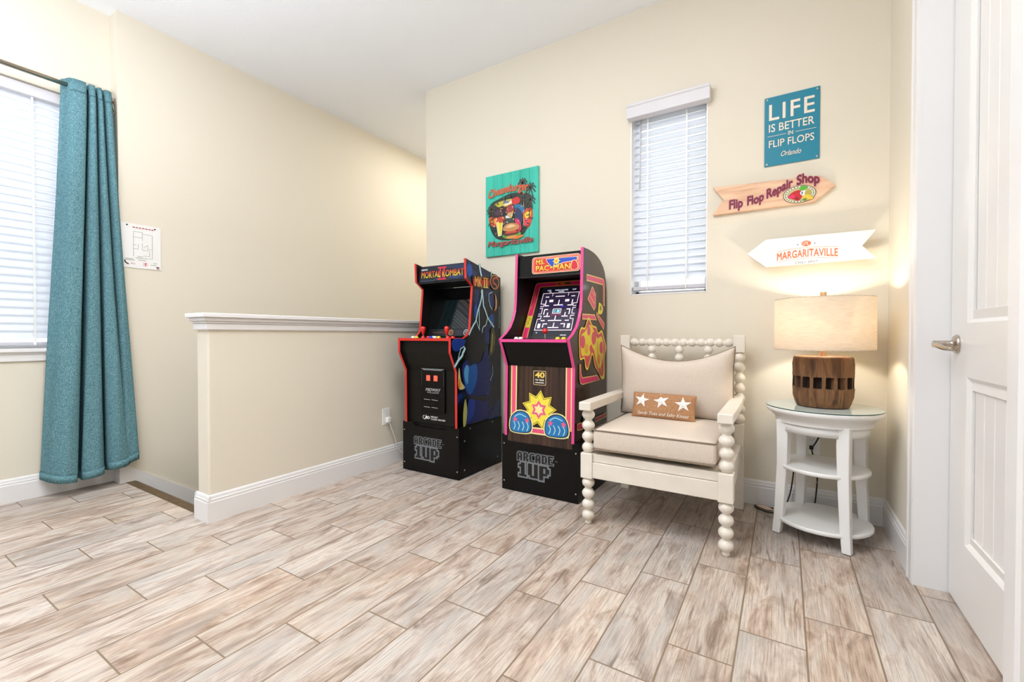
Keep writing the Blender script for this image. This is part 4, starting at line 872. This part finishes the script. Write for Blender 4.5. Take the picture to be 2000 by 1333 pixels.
# ---------------------------------------------------------------- side table
TX, TY, TZ = .155, 2.534, .606
tb = thing('side_table', 'small white round side table with two shelves and a glass top', 'side table', (TX, TY, 0), R(-20.4))
e = MB(); e.lathe([(.19, .532), (.19, .552), (.197, .556), (.2, .563), (.208, .566), (.212, .574), (.222, .578), (.228, .586), (.229, .597), (.227, .6005)], 64); e.build('table_top', M['white'], tb)
e = MB(); e.lathe([(.226, .6008), (.229, .6012), (.229, .6052), (.226, .6058)], 64); gt = e.build('glass_top', M['glasstop'], tb)
e = MB(); e.lathe([(.2292, .6012), (.2296, .6032), (.2292, .605)], 64, cap=False); e.build('glass_edge', M['glassedge'], gt)
e = MB(); e.lathe([(.165, .49), (.178, .49), (.178, .534), (.165, .534)], 64, cap=False); e.build('apron', M['white'], tb)
for sx in (-1, 1):
    for sy in (-1, 1):
        e = MB(); ang = math.atan2(sy, sx); pts = []
        vs = []
        for z, rc, hw in ((.003, .196, .017), (.10, .184, .019), (.33, .170, .022), (.46, .168, .024), (.54, .170, .024)):
            cx, cy = rc*cos(ang), rc*sin(ang)
            vs += [(cx-hw, cy-hw, z), (cx+hw, cy-hw, z), (cx+hw, cy+hw, z), (cx-hw, cy+hw, z)]
        fs = [(3, 2, 1, 0), (16, 17, 18, 19)]
        for k in range(4): fs += [(k*4+i, k*4+(i+1) % 4, k*4+4+(i+1) % 4, k*4+4+i) for i in range(4)]
        e.add(vs, fs); e.build('leg', M['white'], tb, bevel=.004)
for z, r_ in ((.063, .195), (.313, .183)):
    e = MB(); e.lathe([(r_-.004, z), (r_, z+.004), (r_, z+.014), (r_-.004, z+.018)], 56); e.build('shelf', M['white'], tb)

# ---------------------------------------------------------------- table lamp
lp = thing('table_lamp', 'table lamp with a carved wooden hub base and wide linen drum shade', 'lamp', (TX, TY, TZ))
zb0 = 0.0003
e = MB(); n = 16*10; prof = [(.090, 0), (.104, .004), (.110, .02), (.1165, .05), (.1185, .085), (.1185, .0899), (.1185, .092), (.1185, .140), (.1185, .1421), (.1185, .16), (.119, .20), (.117, .228), (.113, .234), (.05, .235)]
vs = []
for a, (r_, z) in enumerate(prof):
    for k in range(n):
        ph = k % 10; rr = r_
        if .0915 < z < .1405 and 2 <= ph <= 7: rr -= .024
        if .02 < z < .22: rr += .0018*sin(k*.7)+.0012*sin(k*2.3+z*40)
        vs.append((rr*cos(2*pi*k/n), rr*sin(2*pi*k/n), z+zb0))
e.add(vs, [(a*n+k, a*n+(k+1) % n, (a+1)*n+(k+1) % n, (a+1)*n+k) for a in range(len(prof)-1) for k in range(n)] + [tuple(range(n))[::-1], tuple(range((len(prof)-1)*n, len(prof)*n))], False); o = e.build('base', M['wheel'], lp); o.data.materials.append(mat('shaded_mortise', '#2a1a0e', .85))  # slot insides: burnt-wood tone, with the recess shade put into the colour
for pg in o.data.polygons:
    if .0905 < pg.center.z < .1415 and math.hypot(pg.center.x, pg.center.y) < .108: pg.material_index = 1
e = MB(); e.box(-.012, .012, -.012, .012, .2352, .275); e.build('neck', M['brass'], lp)
e = MB(); e.tube([(0, 0, .275), (0, 0, .31)], .008, 10); e.build('socket', M['bolt'], lp)
e = MB(); e.lathe([(.197, .264), (.197, .504), (.1955, .504), (.1955, .264), (.197, .264)], 72, cap=False); sh = e.build('lamp_shade', M['shade'], lp)
e = MB()
for z in (.266, .502): e.tube([(.1955*cos(2*pi*k/48), .1955*sin(2*pi*k/48), z) for k in range(48)], .0018, 6, True)
for k in range(3): e.tube([(0, 0, .495), (.195*cos(2*pi*k/3+.4), .195*sin(2*pi*k/3+.4), .498)], .0016, 6)
e.tube([(.045*cos(a), 0, .40+.105*sin(a)) for a in [pi*k/12-pi/2+pi/12*0 for k in range(0, 13)]], .0016, 6); e.tube([(-.045*cos(a), 0, .40+.105*sin(a)) for a in [pi*k/12-pi/2 for k in range(0, 13)]], .0016, 6)
e.build('shade_frame', M['bolt'], sh)
e = MB(); e.box(-.012, .012, -.012, .012, .505, .535); e.build('finial', M['brass'], lp)
bulb = mat('bulb_glass', '#fff4e0', .3, emit=('#ffdca0', 6)); e = MB(); e.lathe([(.012, .31), (.014, .33), (.028, .365), (.030, .385), (.022, .405), (.001, .414)], 20); e.build('bulb', bulb, lp)
for z, pw in ((.385, 32),):
    l = bpy.data.lights.new('bulb_light', 'POINT'); l.energy = pw; l.color = (1, .90, .74); l.shadow_soft_size = .034; lo_ = bpy.data.objects.new('bulb_light', l); COL.objects.link(lo_); lo_.parent = lp; lo_.location = (0, 0, z)
for c in lp.children:
    if c.name.startswith('bulb') and c.type == 'MESH': c.visible_shadow = True

# ---------------------------------------------------------------- wall signs
# turquoise plank picture
pk = thing('plank_picture', 'turquoise plank picture with a burger and palms above the cabinets', 'picture', (-1.716, YA, 1.84))
x0, x1, z0, z1 = -1.945, -1.490, 1.534, 2.141; npl = 6; pw = (x1-x0)/npl
e = MB()
for k in range(npl): e.box(x0+k*pw+.0006, x0+(k+1)*pw-.0006, YA-.02, YA-.006, z0, z1)
loc(e.build('planks', M['teal'], bevel=.001, seg=1), pk)
for za in (z0+.08, z1-.12):
    e = MB(); e.box(x0+.03, x1-.03, YA-.006, YA-.0005, za, za+.04); loc(e.build('batten', M['tealdark']), pk)
p = Print((x0, YA-.02, z0), (1, 0, 0), (0, 0, 1)); Wd, Hh = x1-x0, z1-z0
# (u, v) as fractions of the board
F = lambda u, v: (u*Wd, v*Hh)
def S(pts, c, **k): p.smooth([F(*q) for q in pts], c, **k)
S([(.08, .60), (.12, .66), (.28, .70), (.5, .74), (.72, .72), (.86, .68), (.88, .60), (.90, .50), (.88, .38), (.80, .28), (.70, .21), (.5, .18), (.3, .19), (.18, .24), (.10, .34), (.07, .46)], '#233028')
S([(.07, .48), (.18, .49), (.36, .47), (.35, .40), (.2, .36), (.09, .40)], '#d8552e'); S([(.10, .44), (.2, .45), (.3, .43), (.2, .40)], '#f0a53a')
S([(.74, .50), (.88, .52), (.90, .42), (.84, .30), (.74, .34)], '#d6482c'); S([(.76, .47), (.86, .49), (.86, .43), (.78, .41)], '#f4cf3e'); S([(.74, .40), (.82, .40), (.82, .32), (.76, .32)], '#e0455c')
S([(.18, .64), (.40, .67), (.56, .66), (.5, .60), (.3, .59)], '#c9b93c'); S([(.36, .64), (.5, .655), (.52, .62), (.40, .60)], '#f2e8c0'); S([(.08, .57), (.22, .58), (.36, .60), (.40, .50), (.24, .47), (.10, .50)], '#2a1c22'); S([(.18, .55), (.30, .57), (.34, .52), (.22, .50)], '#4a3040')
# palms
for tx, ty, hgt, lean_ in ((.74, .33, .48, .0), (.16, .38, .20, -.02), (.84, .40, .22, .03)):
    p.line([F(tx, ty), F(tx+lean_*.5, ty+hgt*.6), F(tx+lean_, ty+hgt)], .006, '#c79a52' if hgt > .4 else '#5a4326', curve=4)
for cx, cy, r_ in ((.72, .83, .085), (.86, .75, .10), (.86, .61, .09), (.72, .65, .10), (.12, .57, .085)):
    p.layer()
    for k in range(9):
        a = 2*pi*k/9+.2; p.line([F(cx, cy), F(cx+r_*.6*cos(a), cy+r_*.5*sin(a)+.015), F(cx+r_*cos(a), cy+r_*.72*sin(a)-.015)], .009, ('#33413a', '#4d3a2c')[k % 2], False, curve=3)
# bird-like colour mass, drink, burger
S([(.52, .66), (.62, .68), (.68, .63), (.62, .59), (.54, .60)], '#d02a2a'); S([(.56, .58), (.70, .58), (.76, .50), (.66, .48)], '#1f6f9c'); S([(.60, .55), (.70, .50), (.72, .38), (.66, .33), (.60, .44)], '#27305e'); S([(.58, .42), (.66, .40), (.70, .30), (.66, .25), (.60, .34)], '#d62a5c'); S([(.42, .58), (.54, .60), (.56, .50), (.46, .47)], '#a03a3c'); S([(.44, .50), (.54, .50), (.52, .44), (.45, .43)], '#c9a468'); S([(.40, .47), (.46, .46), (.5, .40), (.44, .38)], '#dfe3e6'); S([(.40, .44), (.55, .42), (.56, .36), (.42, .35)], '#33443e')
rs = random.Random(3); p.layer()
for k in range(46):   # leaf strokes round the rim of the scene
    a = rs.uniform(0, 2*pi); u, v = .48+.40*cos(a)*rs.uniform(.75, 1.03), .46+.26*sin(a)*rs.uniform(.75, 1.03); b = a+rs.uniform(-.9, .9); l_ = rs.uniform(.03, .075)
    p.line([F(u, v), F(u+l_*.6*cos(b), v+l_*.5*sin(b)), F(u+l_*cos(b+.4), v+l_*.8*sin(b+.4))], lambda t: .007*(1.1-t), rs.choice(['#1d2a22', '#2f4a34', '#4c3326', '#3f5f3a', '#6b4a2c', '#22303c']), False, curve=3)
p.layer()
for k in range(60):
    u, v = rs.uniform(.14, .82), rs.uniform(.26, .62); p.ell(u*Wd, v*Hh, rs.uniform(.003, .008), rs.uniform(.002, .006), rs.choice(['#e0602c', '#f2b83a', '#c2d2da', '#b8305a', '#37507a', '#2a3a2c', '#f0e0b0', '#7a2f2a', '#3f7a5a']), False, 8, rs.uniform(0, 3))
    p.mic = (k*2e-5) % 1.9e-4
p.mic = 0
p.poly([F(.21, .45), F(.36, .46), (F(.33, .24)), F(.26, .235)], '#f2e9d4'); p.poly([F(.225, .44), F(.345, .45), F(.32, .25), F(.268, .245)], '#e8d22e'); S([(.22, .43), (.28, .47), (.35, .45), (.34, .40), (.24, .41)], '#c2452a'); p.line([F(.26, .42), F(.285, .26)], .008, '#f7ef8a')
S([(.34, .235), (.46, .265), (.60, .26), (.70, .24), (.62, .20), (.42, .195)], '#5d9a3a'); S([(.38, .255), (.5, .275), (.64, .265), (.62, .235), (.42, .225)], '#5a2f1c'); S([(.40, .27), (.5, .285), (.62, .275), (.60, .255), (.44, .255)], '#d2452c'); S([(.42, .215), (.52, .225), (.62, .22), (.58, .19), (.45, .19)], '#d89a4a'); S([(.36, .30), (.40, .36), (.52, .375), (.64, .35), (.66, .30), (.52, .275)], '#c98a4e'); S([(.42, .33), (.5, .36), (.6, .335), (.5, .32)], '#e6c08e'); S([(.55, .19), (.7, .22), (.74, .20), (.62, .175)], '#e07a2a')
def arc(bend, c): return lambda u, v: (u, v+bend*(1-((u/Wd-c)/.5)**2)*Hh)
for col, bo in (('#f0a060', .035), ('#c22f22', .008)):
    p.text('Cheeseburger', *F(.07, .665), *F(.84, .80), col, bo, .25, warp=arc(.055, .5))
p.text('Bar', *F(.36, .625), *F(.5, .665), '#27409a', .01, .3)
for col, bo in (('#27313a', .04), ('#c4473c', .01)): p.text('Margaritaville', *F(.05, .095), *F(.92, .185), col, bo, .3, warp=arc(.0, .5))
loc(p.build('picture_print', None), pk)

# metal quote sign
ls = thing('wall_sign', 'teal metal sign reading LIFE IS BETTER IN FLIP FLOPS', 'sign', (.0255, YA, 2.04))
x0, x1, z0, z1 = -.099, .150, 1.857, 2.229
e = MB(); e.box(x0, x1, YA-.006, YA-.003, z0, z1); loc(e.build('plate', M['signteal'], bevel=.0008), ls)
for xx in (x0+.012, x1-.012):
    for zz in (z0+.012, z1-.012):
        e = MB(); e.lathe([(.0055, 0), (.0055, .0015), (.003, .003)], 12, T=Matrix.Translation((xx, YA-.006, zz)) @ Matrix.Rotation(R(90), 4, 'X')); e.tube([(xx, YA-.003, zz), (xx, YA+.001, zz)], .002); loc(e.build('screw', M['bolt']), ls)
p = Print((x0, YA-.006, z0), (1, 0, 0), (0, 0, 1)); Wd, Hh = x1-x0, z1-z0; c = '#efe3d0'
F = lambda u, v: (u*Wd, v*Hh)
p.text('LIFE', *F(.085, .66), *F(.91, .89), c, .012, space=1.15); p.text('IS BETTER', *F(.085, .49), *F(.905, .605), c, .01); p.text('IN', *F(.44, .405), *F(.53, .462), c, .01); p.line([F(.06, .43), F(.40, .432)], .002, c); p.line([F(.57, .432), F(.94, .432)], .002, c, False); p.text('FLIP FLOPS', *F(.085, .265), *F(.905, .37), c, .008)
p.text('Orlando', *F(.31, .115), *F(.68, .19), c, .005, .45); loc(p.build('lettering', None), ls)

# wooden arrow sign
wa = thing('arrow_sign', 'raw wood arrow sign reading Flip Flop Repair Shop', 'sign', (-.07, YA, 1.70))
out = [(-.356, 1.786), (.149, 1.762), (.217, 1.704), (.129, 1.631), (-.356, 1.628), (-.298, 1.708)]
e = MB(); e.prism(out, 'y', YA-.022, YA-.004); loc(e.build('board', M['pine'], bevel=.0015, seg=1), wa)
e = MB(); e.box(-.05, .0, YA-.004, YA-.0002, 1.69, 1.72); loc(e.build('hanger', M['bolt']), wa)
p = Print((0, YA-.022, 0), (1, 0, 0), (0, 0, 1)); bur = '#7a1f3c'
curve_pts = [(-.30, 1.664), (-.235, 1.669), (-.14, 1.677), (-.06, 1.704), (.02, 1.737), (.085, 1.753), (.16, 1.738)]
def swoop(u, v):
    for (a, za), (b, zb_) in zip(curve_pts, curve_pts[1:]):
        if u <= b or b == .16:
            t = (u-a)/(b-a); t2 = t*t*(3-2*t); return (u, v+za+(zb_-za)*(.5*t+.5*t2))
for t_, a, b, hb in (('Flip', -.270, -.200, -.036), ('Flop', -.180, -.098, -.034), ('Repair', -.087, .034, -.034), ('Shop', .050, .151, -.036)):
    p.text(t_, a-.003, hb-.002, b+.003, .036, '#e6a8a4', .07, warp=swoop); p.text(t_, a, hb, b, .034, bur, .055, warp=swoop)
cx, cz = .063, 1.679
p.ell(cx, cz, .073, .046, '#2b2a22'); p.ell(cx, cz, .070, .0435, '#e9e4c6'); p.ell(cx, cz, .054, .034, '#33432c'); p.ell(cx, cz, .052, .0325, '#c9c48a')
p.layer()
for k in range(26):
    a = 2*pi*k/26; p.rect(cx+.062*cos(a)-.003, cz+.0385*sin(a)-.0024, cx+.062*cos(a)+.0028, cz+.0385*sin(a)+.0024, ('#2f3a2a', '#556a3a')[k % 2], False)
p.smooth([(cx-.05, cz-.008), (cx-.03, cz+.015), (cx-.002, cz+.022), (cx+.012, cz+.006), (cx+.01, cz-.02), (cx-.005, cz-.034), (cx-.025, cz-.025)], '#c4202a'); p.smooth([(cx-.05, cz-.01), (cx-.03, cz+.002), (cx-.02, cz-.012), (cx-.038, cz-.018)], '#e0306a'); p.smooth([(cx-.02, cz-.022), (cx, cz-.03), (cx-.01, cz-.012)], '#8c1a20')
p.ell(cx+.018, cz+.004, .015, .013, '#e6e8ee'); p.ell(cx+.012, cz+.004, .003, .008, '#3a5a7a'); p.ell(cx+.036, cz+.002, .013, .014, '#b7a742'); p.smooth([(cx+.0, cz+.024), (cx+.008, cz+.038), (cx+.025, cz+.04), (cx+.033, cz+.028), (cx+.018, cz+.016)], '#58b02e'); p.smooth([(cx+.015, cz-.012), (cx+.04, cz-.008), (cx+.06, cz-.03), (cx+.035, cz-.035), (cx+.02, cz-.026)], '#e8c63c'); p.smooth([(cx+.02, cz-.026), (cx+.034, cz-.028), (cx+.028, cz-.038), (cx+.012, cz-.035)], '#6b8a2e')
loc(p.build('sign_print', None), wa)

# white arrow sign
wb = thing('arrow_sign', 'white arrow sign with coral lettering above the table lamp', 'sign', (.1, YA, 1.39))
KS = (YA-.064)/(YA-.015)   # board front stands 64 mm off the wall
def off(u, v): return (u*KS, .94+(v-.94)*KS)
out = [off(*q) for q in [(-.181, 1.389), (-.088, 1.461), (.382, 1.458), (.327, 1.384), (.383, 1.318), (-.088, 1.311)]]
e = MB(); e.prism(out, 'y', YA-.064, YA-.044); loc(e.build('board', M['signwhite'], bevel=.0015, seg=1), wb)
for xx in (.03, .22):
    e = MB(); e.box(xx, xx+.03, YA-.044, YA-.0002, 1.372, 1.402); loc(e.build('standoff', M['signwhite']), wb)
p = Print((0, YA-.064, .94*(1-KS)), (KS, 0, 0), (0, 0, KS)); cor = '#dc7552'; u0, u1 = -.036, .232; um = (u0+u1)/2
arch = lambda u, v: (u, v+.0095*(1-((u-um)/((u1-u0)/2))**2))
p.text('MARGARITAVILLE', u0, 1.339, u1-.002, 1.381, cor, .03, warp=arch, space=1.05)
for z in (1.388, 1.332): p.line([arch(u0+(u1-u0)*k/16, z) for k in range(17)], .0018, '#e0986e', z > 1.35)
p.text('CHILL SPOT', um-.052, 1.316, um+.05, 1.328, '#66758c', .012, space=1.1)
p.ell(um-.003, 1.419, .021, .0145, cor); p.line([(um-.020, 1.416), (um-.004, 1.427), (um+.003, 1.412)], .0024, '#f6ece2', curve=4); p.line([(um-.017, 1.410), (um-.004, 1.419)], .0022, '#f6ece2'); p.line([(um+.005, 1.429), (um+.001, 1.417), (um+.009, 1.408)], .0022, '#f6ece2', curve=4)
for u in (um-.040, um+.034): p.ell(u, 1.417, .0028, .0028, '#3f5a5a')
loc(p.build('sign_print', None), wb)
